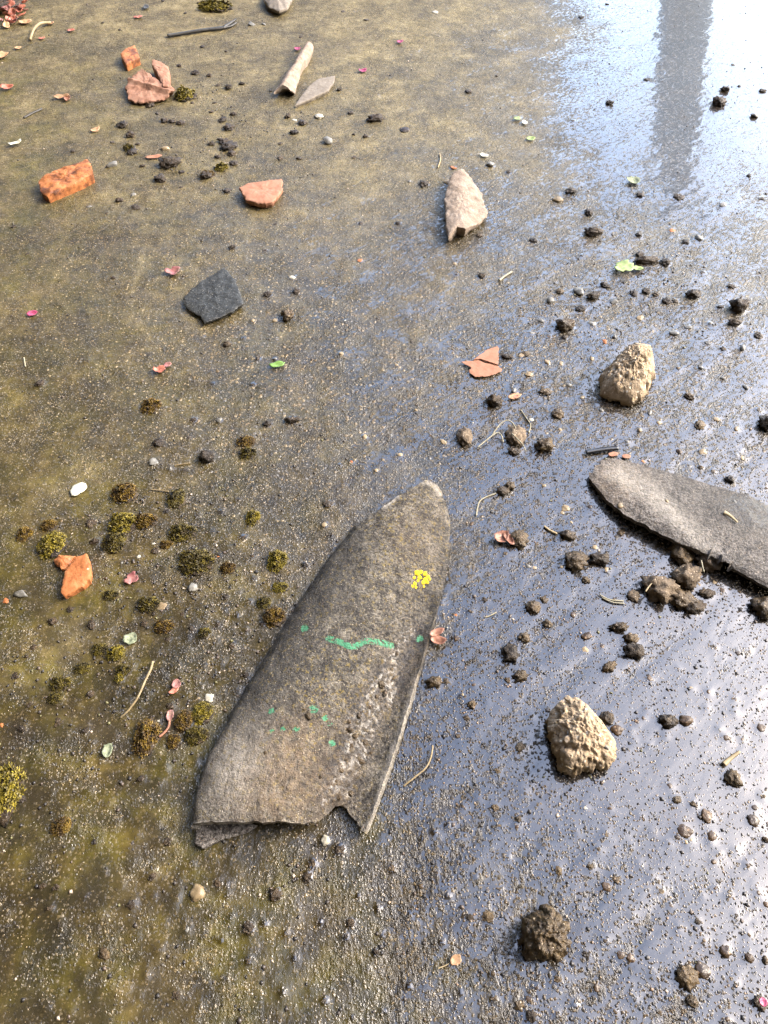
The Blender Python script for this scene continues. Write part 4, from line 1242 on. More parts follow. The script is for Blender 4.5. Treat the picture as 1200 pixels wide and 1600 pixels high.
hs = empty('added_back_wall', (0.2, -1.5, 0))  # added out of view to block sky light from behind
def hb(name, d, m): return box(name, (d[0] - .2, d[1] - .2, d[2] + 1.5, d[3] + 1.5, d[4], d[5]), m, hs, .01)
hb('wall', (-2.6, 5.0, -1.75, -1.5, -.05, 7.5), m_plaster_dark)
hb('plinth', (-2.6, 5.0, -1.497, -1.46, -.05, .35), m_pillar)
tag(hs, 'added dark wall behind the viewer, out of view, blocks sky light', 'wall')
sh = empty('added_side_wall', (-2.4, 1.0, 0))  # unseen blocker, added to cut diffuse sky light from the left
def sb(name, d, m): return box(name, (d[0] + 2.4, d[1] + 2.4, d[2] - 1, d[3] - 1, d[4], d[5]), m, sh, .01)
sb('wall', (-2.9, -2.6, -1.75, 5.2, -.05, 6.5), m_plaster_dark)
sb('plinth', (-2.597, -2.56, -1.45, 5.2, -.05, .35), m_pillar)
tag(sh, 'added dark wall to the left, behind the porch posts, blocks sky light', 'wall')
gw = empty('garden_wall', (-2.0, 6.0, 0))
def wall_box(name, d, m, par, o):
    return box(name, (d[0] - o[0], d[1] - o[0], d[2] - o[1], d[3] - o[1], d[4], d[5]), m, par, .01)
wall_box('wall', (-7.0, 1.25, 6.0, 6.22, -.05, 1.0), m_plaster, gw, (-2, 6))
wall_box('coping', (-7.05, 1.30, 5.96, 6.26, 1.003, 1.06), m_pillar, gw, (-2, 6))
tag(gw, 'ochre plastered garden wall beyond the top edge of the photo', 'wall')
gp = empty('leaning_post', (1.58, 5.0, 0))
wall_box('shaft', (1.45, 1.71, 4.9, 5.1, -.05, 2.15), m_pillar, gp, (1.58, 5))
wall_box('cap', (1.43, 1.73, 4.88, 5.12, 2.153, 2.20), m_pillar, gp, (1.58, 5))
gp.rotation_euler = (0, R(13), 0)
tag(gp, 'grey leaning gate post mirrored as a dull strip in the top right puddle', 'post')

# ------------------------------------------------------------------ fine grit: nobody could count it
def build_grit(name, n, sampler, sizes, palette, seed, mat_name):
    rng = np.random.RandomState(seed)
    base = np.array([[1, 0, 0], [-1, 0, 0], [0, 1, 0], [0, -1, 0], [0, 0, 1], [0, 0, -1]], float)
    tri = np.array([[0, 2, 4], [2, 1, 4], [1, 3, 4], [3, 0, 4], [2, 0, 5], [1, 2, 5], [3, 1, 5], [0, 3, 5]])
    P, S = sampler(rng, n)
    n = len(P)
    size = S * rng.uniform(sizes[0], sizes[1], n) ** 1.0
    th = rng.uniform(0, 6.28, n)
    V = base[None] * (1 + rng.uniform(-.35, .35, (n, 6, 1)))
    V = V * (size[:, None, None] * np.stack([np.ones(n), rng.uniform(.6, 1.1, n), rng.uniform(.45, .8, n)], -1)[:, None, :])
    c, s = np.cos(th), np.sin(th)
    x = V[..., 0] * c[:, None] - V[..., 1] * s[:, None]; y = V[..., 0] * s[:, None] + V[..., 1] * c[:, None]
    zz = height(P[:, 0], P[:, 1], wet_field(P[:, 0], P[:, 1])[0])
    V = np.stack([x + P[:, 0:1], y + P[:, 1:2], V[..., 2] + (zz + size * .22)[:, None]], -1).reshape(-1, 3)
    F = (tri[None] + (np.arange(n) * 6)[:, None, None]).reshape(-1, 3)
    me = mesh_np(V, F, name, smooth=True)
    attr(me, 'tone', np.repeat(rng.rand(n), 6))
    M = Mat(mat_name)
    M.set(Base_Color=M.ramp(M.attr('tone'), palette, 'CONSTANT'), Roughness=0.5)
    M.set(Coat_Weight=0.35, Coat_Roughness=0.15)
    M.set(Normal=M.bump(M.math('MULTIPLY', M.noise(1200, 2.0), 0.0005)))
    o = link(name, me, M.m)
    tag(o, kind='stuff')
    return o

def sample_px(density):
    """points with a density given over the photograph's ground patch"""
    def f(rng, n):
        out = []
        px = rng.uniform(-60, 1260, n * 4); py = rng.uniform(-40, 1640, n * 4)
        keep = rng.rand(n * 4) < density(px, py)
        px, py = px[keep][:n], py[keep][:n]
        t = CAM_H / (SP + (py - 800) / FPX * CP)
        P = np.stack([(px - 600) / FPX * t, (CP - (py - 800) / FPX * SP) * t], -1)
        return P, np.ones(len(P))
    return f

def dens_pale(px, py):
    w = table(px, py, WET)
    return np.clip(0.55 - 0.9 * w, 0.01, 1) * np.clip(1.0 - 0.75 * py / 1600, 0.2, 1)

def dens_dark(px, py):
    d = 0.05 + 0.0 * px
    for cx, cy, rx, ry, s in ((345, 190, 60, 90, .9), (270, 250, 90, 60, .5), (290, 900, 140, 120, .8), (250, 1050, 170, 110, .6), (200, 830, 120, 60, .5),
                              (450, 190, 60, 40, .3), (420, 930, 60, 90, .8), (1000, 460, 170, 70, .6), (1080, 940, 60, 40, .5), (330, 110, 50, 40, .6), (100, 1120, 130, 120, .35),
                              (480, 1350, 60, 60, .4), (900, 1210, 70, 22, .9)):
        d = np.maximum(d, s * np.exp(-((px - cx) / rx) ** 2 - ((py - cy) / ry) ** 2))
    return d

def dens_wet(px, py):
    return np.clip((table(px, py, WET) - 0.35) * 0.6, 0, 1)

build_grit('sandy_grit', 8000, sample_px(dens_pale), (0.0004, 0.0012),
           [(0, (0.04, 0.03, 0.018)), (0.2, (0.15, 0.105, 0.05)), (0.45, (0.22, 0.16, 0.075)), (0.62, (0.14, 0.13, 0.11)), (0.84, (0.24, 0.195, 0.125))], 3, 'grit_pale')
build_grit('dark_soil_grit', 8000, sample_px(dens_dark), (0.0008, 0.0030),
           [(0, (0.014, 0.011, 0.009)), (0.45, (0.03, 0.022, 0.016)), (0.75, (0.065, 0.045, 0.03)), (0.9, (0.10, 0.09, 0.03)), (0.96, (0.34, 0.27, 0.2))], 4, 'grit_dark')
build_grit('puddle_grit', 5000, sample_px(dens_wet), (0.0005, 0.0019),
           [(0, (0.02, 0.015, 0.01)), (0.4, (0.06, 0.04, 0.025)), (0.7, (0.16, 0.10, 0.055)), (0.9, (0.30, 0.22, 0.14))], 5, 'grit_wet')

# =================================================================== OBJECTS
# ------------------------------------------------------------------ the big curved roof tile
tile_rows = [
    [(304, 1300, .001), (303, 1286, .034), (352, 1284, .052), (425, 1284, .055), (492, 1284, .040), (533, 1259, .016), (553, 1284, .013), (570, 1300, .022)],
    [(322, 1192, .001), (336, 1174, .032), (408, 1152, .054), (472, 1150, .056), (538, 1152, .038), (584, 1155, .015), (602, 1165, .012), (615, 1178, .021)],
    [(424, 1008, .001), (441, 1002, .030), (490, 998, .050), (545, 998, .051), (600, 1003, .034), (634, 1010, .014), (648, 1016, .011), (662, 1022, .017)],
    [(500, 892, .001), (520, 880, .025), (560, 874, .042), (610, 870, .043), (652, 876, .030), (678, 886, .014), (689, 892, .009), (697, 898, .007)],
    [(546, 828, .001), (566, 814, .020), (603, 789, .031), (641, 764, .034), (668, 752, .032), (689, 768, .020), (698, 790, .010), (704, 812, .004)],
]
tile_t = empty('roof_tile', tuple(at(520, 1040)))
me, G, V = loft(tile_rows, 190, 130, 0.008, 0.0024, 0.006, 11, flat=.62)
x, y = px_of(V)
paint = np.clip(1.4 - poly_dist(x, y, [(512, 997), (530, 1003), (548, 1011), (556, 1010), (570, 1001), (590, 1003), (612, 1009)]) / 4.6, 0, 1)
for cx, cy, r in ((490, 1108, 7), (507, 1122, 5), (519, 1161, 5.5), (463, 1139, 5), (424, 1111, 5), (442, 1139, 4), (476, 982, 6), (655, 998, 6), (516, 1131, 4), (425, 1142, 4)):
    paint = np.maximum(paint, np.clip(1.5 - np.hypot(x - cx, (y - cy) * 1.25) / r, 0, 1))
attr(me, 'paint', paint)
moist = np.clip(1.1 - poly_dist(x, y, [(655, 1005), (620, 1050), (575, 1110), (545, 1180), (520, 1250)]) / 42, 0, 1) + 0.15 * blob(x, y, 690, 860, 20, 80)
moist = moist + .30 * np.clip(1 - poly_dist(x, y, [(690, 800), (675, 900), (640, 1000), (600, 1080), (560, 1170), (535, 1240)]) / 70, 0, 1) + .25 * fbm(x / 40, y / 40, 5, 3)
attr(me, 'moist', np.clip(moist, 0, 1))
grime = 0.9 * np.clip(1 - poly_dist(x, y, [(305, 1240), (345, 1160), (440, 1010), (545, 840)]) / 48, 0, 1) + .55 * blob(x, y, 430, 1090, 110, 50, -.9) + .4 * blob(x, y, 520, 930, 60, 40)
attr(me, 'grime', np.clip(grime, 0, 1))
attr(me, 'buff', np.clip(blob(x, y, 430, 1230, 90, 70) + .7 * blob(x, y, 460, 1160, 40, 60, .6) + .35 * blob(x, y, 640, 830, 40, 60), 0, 1))
attr(me, 'chalk', np.clip(.55 * blob(x, y, 365, 1200, 40, 70, .5) + .5 * blob(x, y, 340, 1290, 70, 30) * (y > 1284)
                          + .8 * np.clip(1 - poly_dist(x, y, [(600, 793), (622, 776)]) / 5, 0, 1) + .9 * np.clip(1 - poly_dist(x, y, [(662, 752), (676, 756), (688, 772)]) / 6, 0, 1)
                          + .8 * np.clip(1 - poly_dist(x, y, [(577, 1298), (611, 1184), (632, 1125), (650, 1060)]) / 8, 0, 1), 0, 1))
attr(me, 'lichen', np.clip(blob(x, y, 640, 840, 60, 70) + .8 * blob(x, y, 520, 1090, 70, 70) + .5, 0, 1))
me.transform(Matrix.Translation(-tile_t.location))
body = link('tile_body', me, m_tile, tile_t)
shard('inner_lip', [(306, 1286), (335, 1283), (372, 1282), (404, 1288), (388, 1299), (366, 1306), (345, 1311), (330, 1320), (318, 1327), (305, 1316)], .006, m_tile_pale, seed=51, parent=tile_t, rough=.001, under=.96, tilt=(-.10, 0))
tag(tile_t, 'big broken curved concrete roof tile with green paint stripe and yellow lichen', 'roof tile')

def on_tile(px, py):
    """point on the tile's upper face that shows at this pixel"""
    g = G.reshape(-1, 3); gx, gy = px_of(g)
    i = int(np.argmin((gx - px) ** 2 + (gy - py) ** 2))
    return Vector(g[i])
lob = []
for i, (cx, cy, r) in enumerate(((651, 895, 7), (657, 892, 5), (663, 897, 6), (668, 901, 5), (664, 905, 6), (660, 911, 6), (667, 909, 5), (647, 910, 5), (643, 915, 4), (648, 917, 4), (655, 901, 6), (653, 907, 4), (646, 902, 4), (671, 905, 3.5), (662, 915, 3.5))):
    p = on_tile(cx, cy); k = mpp(cx, cy)
    m2 = lump_mesh(3, 300 + i, 0.45, 0.32, 2.2)
    m2.transform(Matrix.Diagonal((r * k * .7, r * k * .7, r * k * .5, 1)))
    m2.transform(Matrix.Translation(p - tile_t.location + Vector((0, 0, -.0005))))
    m2.materials.append(MAT['yellow'])
    lob.append(m2)
bm = bmesh.new()
for m2 in lob: bm.from_mesh(m2)
me = bpy.data.meshes.new('lichen'); bm.to_mesh(me); bm.free()
me.polygons.foreach_set('use_smooth', [True] * len(me.polygons))
lo = link('lichen', me, MAT['yellow'], tile_t)
lo['label'] = 'bright yellow lichen rosette'

# mud crumbs lying in the tile's wet gully
for i, (cx, cy, w) in enumerate(((595, 1070, 14), (600, 1085, 12), (577, 1105, 10), (560, 1120, 12), (545, 1140, 14), (555, 1150, 12), (570, 1160, 12), (548, 1165, 10), (580, 1175, 11),
                                 (540, 1185, 10), (535, 1205, 10), (525, 1220, 9), (615, 1060, 12), (612, 1045, 9), (588, 1090, 10), (565, 1190, 12), (480, 1118, 14), (475, 1108, 10),
                                 (415, 1178, 10), (547, 1240, 12), (500, 1215, 9), (620, 1020, 10), (530, 1245, 12), (545, 1128, 9))):
    p = on_tile(cx, cy)
    o = lump('mud_crumb', cx, cy, w, CLOD, 'mud', aspect=random.uniform(.5, 1), tall=.6)
    o.location = p - Vector((0, 0, .0004))
    tag(o, 'small brown mud crumb lying on the curved roof tile', 'mud', 'mud crumbs in the tile gully')

# ------------------------------------------------------------------ the pale slab at the right edge
slab_rows = [
    [(955, 715, .006), (941, 720, .013), (928, 731, .016), (919, 744, .013)],
    [(1030, 733, .004), (1013, 750, .022), (990, 776, .031), (964, 793, .024)],
    [(1110, 757, .004), (1093, 786, .028), (1062, 822, .038), (1040, 838, .030)],
    [(1175, 777, .004), (1163, 815, .030), (1130, 858, .038), (1112, 871, .031)],
    [(1216, 801, .004), (1212, 850, .030), (1196, 898, .034), (1180, 906, .029)],
    [(1290, 836, .004), (1290, 872, .026), (1280, 926, .032), (1268, 946, .027)],
]
me, G2, V2 = loft(slab_rows, 140, 80, 0.009, 0.0018, 0.007, 23, sidejit=.006, flat=.62)
x, y = px_of(V2)
z0 = np.zeros(len(V2))
attr(me, 'paint', z0)
attr(me, 'moist', np.clip(.22 + .9 * blob(x, y, 1180, 800, 70, 40, .4), 0, 1))
attr(me, 'grime', np.clip(.55 * blob(x, y, 1130, 790, 120, 35, .42) + .5 * blob(x, y, 1185, 800, 50, 30), 0, 1))
attr(me, 'buff', np.clip(.8 * blob(x, y, 960, 755, 50, 40), 0, 1))
attr(me, 'chalk', np.clip(1.2 - poly_dist(x, y, [(965, 740), (1010, 765), (1050, 800), (1080, 835), (1105, 862)]) / 20, 0, 1) * .6)
attr(me, 'lichen', z0 + .12)
c = at(1080, 820)
me.transform(Matrix.Translation(-c))
o = link('tile_slab', me, m_tile_pale); o.location = c
tag(o, 'pale curved roof tile slab at the right edge, chalky stripe along its crest', 'roof tile')

# ------------------------------------------------------------------ shards
def S(label, cat, *a, **k):
    o = shard(*a, **k)
    tag(o, label, cat)
    return o

S('terracotta block with a dark broken front, at the top left', 'terracotta', 'terracotta_shard',
  [(187, 82), (197, 75), (210, 70), (213, 77), (217, 87), (206, 93), (196, 98), (191, 90)], .022, 'terracotta_dirty', seed=2, under=.98, tilt=(0, .02))
o = S('pink terracotta shard with a raised fin, leaf-like outline', 'terracotta', 'terracotta_shard',
  [(196, 136), (203, 124), (222, 112), (232, 117), (250, 127), (264, 131), (272, 136), (262, 147), (240, 151), (216, 155), (200, 149)],
  .018, 'terracotta_pink', seed=3, under=.80, rough=.003, fold=((203, 128), (262, 142), .007, .007), edge=.003, tilt=(0, .10))
shard('fin', [(238, 96), (250, 97), (262, 101), (265, 113), (263, 131), (254, 131), (247, 117), (238, 104)], .026, 'terracotta_pink', seed=43, under=.9, rough=.002, parent=o, tilt=(-.2, 0), edge=.002)
S('long terracotta bar stained black on top, near the left edge', 'terracotta', 'terracotta_shard',
  [(58, 279), (72, 269), (102, 259), (136, 248), (141, 255), (144, 268), (118, 281), (92, 292), (71, 301), (62, 295)], .024, 'terracotta_dirty', seed=4, under=.97, rough=.003, zref=.024, tilt=(0, .06), edge=.0011)
S('flat orange terracotta shard with a rounded broken edge', 'terracotta', 'terracotta_shard',
  [(374, 291), (386, 283), (412, 280), (440, 277), (442, 291), (436, 303), (425, 314), (402, 315), (384, 309)], .018, 'salmon', seed=5, under=.82, rough=.0012, edge=.002)
o = S('bright orange winged terracotta shard on the left', 'terracotta', 'terracotta_shard',
  [(102, 893), (112, 880), (120, 870), (135, 866), (139, 874), (141, 888), (140, 905), (130, 916), (112, 924), (100, 930), (94, 925), (98, 908)], .014, 'terracotta', seed=6, under=.92, rough=.0012, tilt=(0, .05))
wing = shard('wing', [(84, 876), (93, 869), (106, 870), (119, 869), (114, 877), (104, 889), (97, 891), (88, 884)], .010, 'terracotta', profile='mid', seed=7, rough=.002, parent=o)
# salmon flake, cracked in two
e = empty('terracotta_flake', tuple(at(758, 565)))
shard('flake_piece', [(741, 557), (752, 548), (768, 539), (779, 536), (780, 550), (779, 565), (765, 561), (750, 556)], .0045, 'salmon', seed=8, parent=e, base=.0065, rough=.0006, under=.97, n=64, rings=8)
shard('flake_piece', [(721, 561), (733, 560), (748, 558), (762, 563), (779, 567), (786, 573), (774, 581), (758, 585), (744, 584), (732, 577), (737, 570)], .0045, 'salmon', seed=9, parent=e, base=.004, rough=.0006, under=.97, n=64, rings=8)
tag(e, 'thin salmon terracotta flake cracked in two, right of centre', 'terracotta')

S('dark slate-grey shard with a chipped corner', 'slate', 'slate_shard',
  [(285, 462), (300, 449), (315, 437), (333, 427), (348, 419), (354, 422), (366, 436), (374, 455), (380, 474), (365, 485), (342, 494), (318, 502), (313, 491), (302, 486), (289, 476)],
  .012, 'slate', seed=10, under=.88, rough=.0014, tilt=(.04, .02), edge=.0016)
S('tan broken concrete tile fragment, tapered to a point below', 'concrete', 'concrete_fragment',
  [(709, 272), (723, 269), (731, 275), (741, 285), (753, 300), (763, 330), (753, 342), (737, 354), (727, 362), (714, 359), (701, 372), (696, 352), (695, 306), (701, 284)],
  .014, 'tan_concrete', seed=11, under=.86, rough=.0022, zref=.018, edge=.0025, fold=((718, 272), (716, 366), .014, .035), rings=18)
o = S('pale narrow arched tile sliver, hollow at its lower end', 'roof tile', 'tile_sliver',
  [(480, 68), (490, 72), (488, 80), (482, 91), (475, 97), (470, 107), (467, 121), (463, 128), (460, 141), (448, 138), (436, 139), (426, 143), (437, 129), (449, 112), (461, 100), (467, 87), (475, 75)],
  .012, 'tan_concrete', seed=12, under=.8, rough=.002, zref=.018, edge=.002, fold=((484, 70), (441, 141), .016, .016), rings=18)
S('flat grey-brown shard lying right of the arched sliver', 'shard', 'flat_shard',
  [(461, 164), (470, 150), (483, 133), (497, 122), (512, 119), (524, 117), (521, 130), (512, 141), (495, 149), (478, 157)], .010, 'greyshard', seed=13, under=.9, rough=.0008)
S('grey stone cut off by the top edge', 'stone', 'stone', [(411, 2), (418, -14), (440, -20), (458, -10), (456, 4), (449, 15), (437, 20), (421, 14)], .03, 'greyshard', profile='mid', seed=14, under=.8, rough=.003)
# mortar stones
def mortar_stone(label, outline, H, seed, grains):
    o = shard('mortar_stone', outline, H, 'mortar', profile='dome', seed=seed, under=.84, rough=.0058, edge=.0022, n=190, rings=40, zref=H * .42)
    tag(o, label, 'stone')
    me = o.data
    co = np.array([v.co[:] for v in me.vertices])
    rng = random.Random(seed)
    wv = co + np.array(o.location)
    gx, gy = px_of(wv)
    up = np.array([v.normal.z for v in me.vertices])
    for (px, py, w, mt) in grains:
        d = (gx - px) ** 2 + (gy - py) ** 2 + (up < 0.1) * 1e4
        i = int(np.argmin(d)); k = mpp(px, py)
        g = bpy.data.objects.new('pebble', shared(rng.choice(PEB[2] if w < 10 else PEB[3]), MAT[mt])); col.objects.link(g)
        g.parent = o
        r = w * k * .5
        g.scale = (r, r * rng.uniform(.6, 1), r * .8)
        nrm = me.vertices[i].normal
        g.rotation_euler = nrm.to_track_quat('Z', 'Y').to_euler()
        g.location = Vector(co[i]) - nrm * r * .12
    return o
mortar_stone('lumpy sandy mortar stone standing in the upper right puddle',
             [(940, 592), (944, 578), (955, 566), (972, 553), (984, 540), (996, 533), (1010, 536), (1020, 547), (1030, 562), (1028, 578), (1016, 594), (1004, 612), (988, 626), (972, 618), (955, 612), (943, 605)],
             .052, 31, [(1001, 557, 8, 'pebble_tan'), (985, 571, 8, 'pebble_white'), (957, 565, 7, 'pebble_tan'), (990, 577, 7, 'pebble_grey'), (955, 585, 8, 'drymud'), (1012, 582, 9, 'pebble_tan'), (966, 590, 6, 'pebble_white')])
mortar_stone('pale lumpy mortar stone with embedded pebbles at lower right',
             [(860, 1115), (868, 1100), (884, 1093), (902, 1094), (915, 1103), (926, 1118), (934, 1127), (950, 1138), (964, 1150), (966, 1168), (962, 1184), (950, 1198), (930, 1202), (910, 1203), (893, 1206), (878, 1200), (872, 1180), (864, 1155), (859, 1132)],
             .045, 32, [(887, 1113, 15, 'pebble_grey'), (907, 1137, 20, 'pebble_tan'), (894, 1133, 8, 'pebble_white'), (955, 1156, 17, 'pebble_tan'), (933, 1173, 7, 'pebble_white'), (912, 1190, 8, 'pebble_tan'),
                        (890, 1095, 13, 'pebble_tan'), (884, 1152, 10, 'pebble_grey'), (946, 1165, 12, 'pebble_grey'), (906, 1162, 7, 'pebble_tan'), (925, 1125, 8, 'pebble_white'), (890, 1195, 13, 'pebble_tan')])
o = shard('mud_clod', [(818, 1470), (822, 1450), (832, 1436), (846, 1425), (862, 1424), (875, 1436), (886, 1452), (891, 1470), (884, 1488), (868, 1497), (845, 1500), (826, 1498)], .036, 'mud', profile='dome', seed=33, under=.9, rough=.007, edge=.003, n=120, rings=24, zref=.014)
tag(o, 'largest dark brown clod, rounded and crumbly, near the bottom right', 'mud clod')

# ------------------------------------------------------------------ lumps
NAMES = dict(KIND); NAMES['drymud'] = ('mud_clod', 'drymud', '', 'mud clod')
for (x, y, w, kd, a, r, tl, lab) in BIG:
    nm, mt, _, cat = NAMES[kd]
    bank = PEB if kd in 'btw' else (ROCK if kd in 'go' else CLOD)
    o = lump(nm, x, y, w, bank, mt, aspect=a, rot=r, tall=tl)
    tag(o, lab, cat)
for (x, y, w, kd, a, r) in small:
    nm, mt, ds, cat = KIND[kd]
    if kd == 'c' and (y > 800 and x > 640 or (y > 400 and x > 850)):
        mt = random.choice(['soil', 'soil', 'mud'])
    bank = PEB if kd in 'btw' else (ROCK if kd in 'go' else CLOD)
    o = lump(nm, x, y, w, bank, mt, aspect=a, rot=r, tall=(.45 if kd == 'o' else None))
    land = min(LANDMARK, key=lambda q: (q[0] - x) ** 2 + (q[1] - y) ** 2)[2]
    size = 'larger' if w >= 14 else 'small'
    ds2 = ds.replace('tiny ', '')
    lm = min(LANDMARK, key=lambda q: (q[0] - x) ** 2 + (q[1] - y) ** 2)
    dx, dy = x - lm[0], y - lm[1]
    side = ('above' if dy < 0 else 'below') if abs(dy) > 2.2 * abs(dx) else ('left of' if dx < 0 else 'right of') if abs(dx) > 2.2 * abs(dy) \
        else ('above left of' if dx < 0 else 'above right of') if dy < 0 else ('below left of' if dx < 0 else 'below right of')
    if 'corner' in land or 'edge,' in land: side = 'near'
    tag(o, f'{size} {ds2} {side} {land}', cat, f'{size} {ds2}s {side} {land}')
for (x, y, w, h, mt, lab) in MOSSES:
    moss(x, y, w, h, mt, lab, 'moss cushions fallen on the concrete')

# ------------------------------------------------------------------ sticks, straws and roots
def T(o, label, cat): return tag(o, label, cat)
st = empty('stick', tuple(at(318, 48)))
def rel(name, pts, w, w2, z, mat, **k):
    P = []
    for (x, y) in pts:
        p = at(x, y); p.z = gz(p.x, p.y) + z; P.append(p)
    kx = mpp(*pts[0])
    return tube(name, P, .5 * w * kx, .5 * w2 * kx, mat, parent=st, **k)
rel('stem', [(262, 58), (285, 54), (315, 50), (345, 46), (352, 44)], 6, 7, .005, 'stick', flat=.7, sides=7, wob=.2)
rel('fork', [(350, 45), (360, 39), (369, 33)], 5, 2.5, .006, 'stick', sides=6)
rel('fork', [(350, 45), (361, 42), (370, 37)], 4, 2, .004, 'stick', sides=6)
T(st, 'dark wet stick with a forked right end, at the top', 'stick')
T(stalk('plastic_strip', [(915, 708.5), (930, 706), (948, 703.5), (965, 702)], 9, 'black', z=.004, flat=.5, sides=4), 'short black plastic strip above the pale tile slab', 'plastic')
T(stalk('twig', [(240, 1036), (238, 1050), (230, 1070), (218, 1097), (203, 1115), (190, 1124)], 4.2, 'straw', z=.004, arch=.006, w2=3), 'long curved pale twig left of the curved tile', 'twig')
T(stalk('straw', [(48, 65), (56, 54), (66, 45), (80, 39)], 4, 'straw', z=.004, arch=.01), 'curved dry straw in the top left corner', 'straw')
T(stalk('twig', [(38, 186), (52, 178), (66, 171)], 3, 'stick', z=.002), 'thin dark twig near the left edge, above the terracotta bar', 'twig')
T(stalk('straw', [(630, 1229), (648, 1216), (665, 1202), (673, 1185), (676, 1166)], 2.6, 'straw', z=.002, arch=.004), 'thin bent straw right of the curved tile rim', 'straw')
T(stalk('straw', [(936, 930), (952, 938), (974, 940)], 2.6, 'root', z=.002), 'pale upper straw of the pair left of the mud heap', 'straw')
T(stalk('straw', [(940, 935), (956, 942), (975, 944)], 2.6, 'root', z=.002), 'pale lower straw of the pair left of the mud heap', 'straw')
T(stalk('root_thread', [(744, 806), (748, 786), (757, 778), (775, 771)], 2.2, 'root', z=.0015), 'pale root thread bent at a right angle beside the dark clod', 'root')
T(stalk('root_thread', [(814, 640), (822, 652), (829, 664), (826, 676)], 2.0, 'root', z=.0015), 'curved root thread above the root-wrapped mud lump', 'root')
T(stalk('root_thread', [(768, 682), (780, 668), (792, 663), (803, 670), (808, 684)], 2.2, 'root', z=.003, arch=.008), 'arched root thread over the mud lump', 'root')
T(stalk('root_thread', [(746, 700), (760, 690), (775, 680), (783, 683), (786, 692)], 2.2, 'root', z=.003, arch=.004), 'long root thread running left from the mud lump', 'root')
T(stalk('root_thread', [(798, 684), (806, 692), (815, 702), (820, 712)], 2.0, 'root', z=.012), 'root thread lying across the mud lump', 'root')
T(stalk('straw', [(1003, 934), (1012, 922), (1022, 913)], 2.4, 'straw', z=.016), 'straw poking from the left tip of the mud heap', 'straw')
T(stalk('straw', [(1088, 888), (1090, 898), (1092, 906)], 2.2, 'root', z=.02), 'upright straw between the two pale mud balls', 'straw')
T(stalk('straw', [(850, 823), (858, 829), (870, 835)], 4, 'straw', z=.002), 'short flat straw left of the rounded brown clod', 'straw')
T(stalk('straw', [(696, 1302), (690, 1310)], 2, 'straw', z=.001) if False else stalk('straw', [(757, 965), (766, 962), (775, 957)], 2, 'root', z=.001), 'tiny pale straw on the puddle right of the tile', 'straw')
T(stalk('straw', [(780, 438), (790, 430), (800, 424)], 3.4, 'root', z=.002), 'pale straw on the concrete below the tan fragment', 'straw')
T(stalk('straw', [(684, 262), (688, 250), (687, 240)], 2.2, 'straw', z=.002), 'thin tan straw above left of the tan fragment', 'straw')
T(stalk('straw', [(38, 560), (39, 567), (40, 574)], 2.2, 'root', z=.001), 'tiny upright pale straw on the far left concrete', 'straw')
T(stalk('straw', [(236, 766), (250, 767), (264, 769)], 2.2, 'straw', z=.002), 'thin straw above the dark olive moss tuft', 'straw')
T(stalk('straw', [(272, 728), (284, 726), (297, 724)], 2.2, 'straw', z=.001), 'thin yellowish straw left of the round black clod', 'straw')
T(stalk('seed_husk', [(1129, 1196), (1140, 1186), (1154, 1176)], 9, 'straw', z=.004, w2=4, flat=.5), 'dry split seed husk above the glossy dark clod', 'seed')
h2 = on_tile
def on_slab(px, py):
    g = G2.reshape(-1, 3); gx, gy = px_of(g)
    return Vector(g[int(np.argmin((gx - px) ** 2 + (gy - py) ** 2))])
pts = [on_slab(1130, 801) + Vector((0, 0, .002)), on_slab(1140, 808) + Vector((0, 0, .0035)), on_slab(1152, 818) + Vector((0, 0, .002))]
T(tube('seed_husk', pts, .0042, .0014, 'straw', flat=.55), 'buff seed husk lying on the pale tile slab', 'seed')
for (cx, cy, w, mt, lab) in ((1042, 782, 8, 'pebble_tan', 'tan pebble resting on the pale tile slab'), (1147, 784, 9, 'pebble_grey', 'small grey lump on the dark end of the pale slab'),
                             (1186, 855, 7, 'mud', 'small dark crumb on the pale tile slab'), (970, 790, 10, 'pebble_tan', 'buff grain at the lower left edge of the pale slab')):
    o = lump('pebble', cx, cy, w, PEB, mt); o.location = on_slab(cx, cy) - Vector((0, 0, .001)); tag(o, lab, 'pebble')

# ------------------------------------------------------------------ petals, leaves and flakes
def Pt(label, cat, name, *a, **k): return tag(petal(name, *a, **k), label, cat)
Pt('crumpled pink petal left of the slate shard', 'petal', 'petal', 271, 426, 26, 17, 'pink', seed=1, curl=.7, notch=.3)
Pt('small magenta petal near the left edge', 'petal', 'petal', 51, 492, 17, 10, 'magenta', .4, seed=2, curl=.5)
Pt('red-brown leaf bit on the olive concrete, left of centre', 'leaf', 'leaf', 250, 579, 20, 14, 'redleaf', .3, seed=3, curl=.6, notch=.3)
Pt('pinkish leaf bit touching the red-brown one', 'leaf', 'leaf', 262, 571, 12, 9, 'pink', .6, seed=4, curl=.4)
Pt('pink and cream petal right of the winged orange shard', 'petal', 'petal', 207, 906, 24, 19, 'pink', .9, seed=5, curl=.6, notch=.4)
Pt('pink petal scrap right of the pale twig', 'petal', 'petal', 277, 1071, 14, 14, 'pink', .3, seed=6, curl=.5)
Pt('reddish leaf strip just below the pink scrap by the twig', 'leaf', 'leaf', 273, 1081, 16, 8, 'redleaf', .7, seed=7, curl=.4)
Pt('upright pink petal above the ring-shaped moss', 'petal', 'petal', 267, 1120, 11, 17, 'pink', 0, seed=8, curl=.6)
T(stalk('withered_twig', [(266, 1126), (264, 1138), (257, 1147), (250, 1153)], 4, 'brownleaf', z=.002), 'brown withered twig below the upright pink petal', 'twig')
Pt('tiny pink petal on the upper concrete, centre', 'petal', 'petal', 625, 69, 10, 9, 'magenta', 0, seed=9, curl=.6)
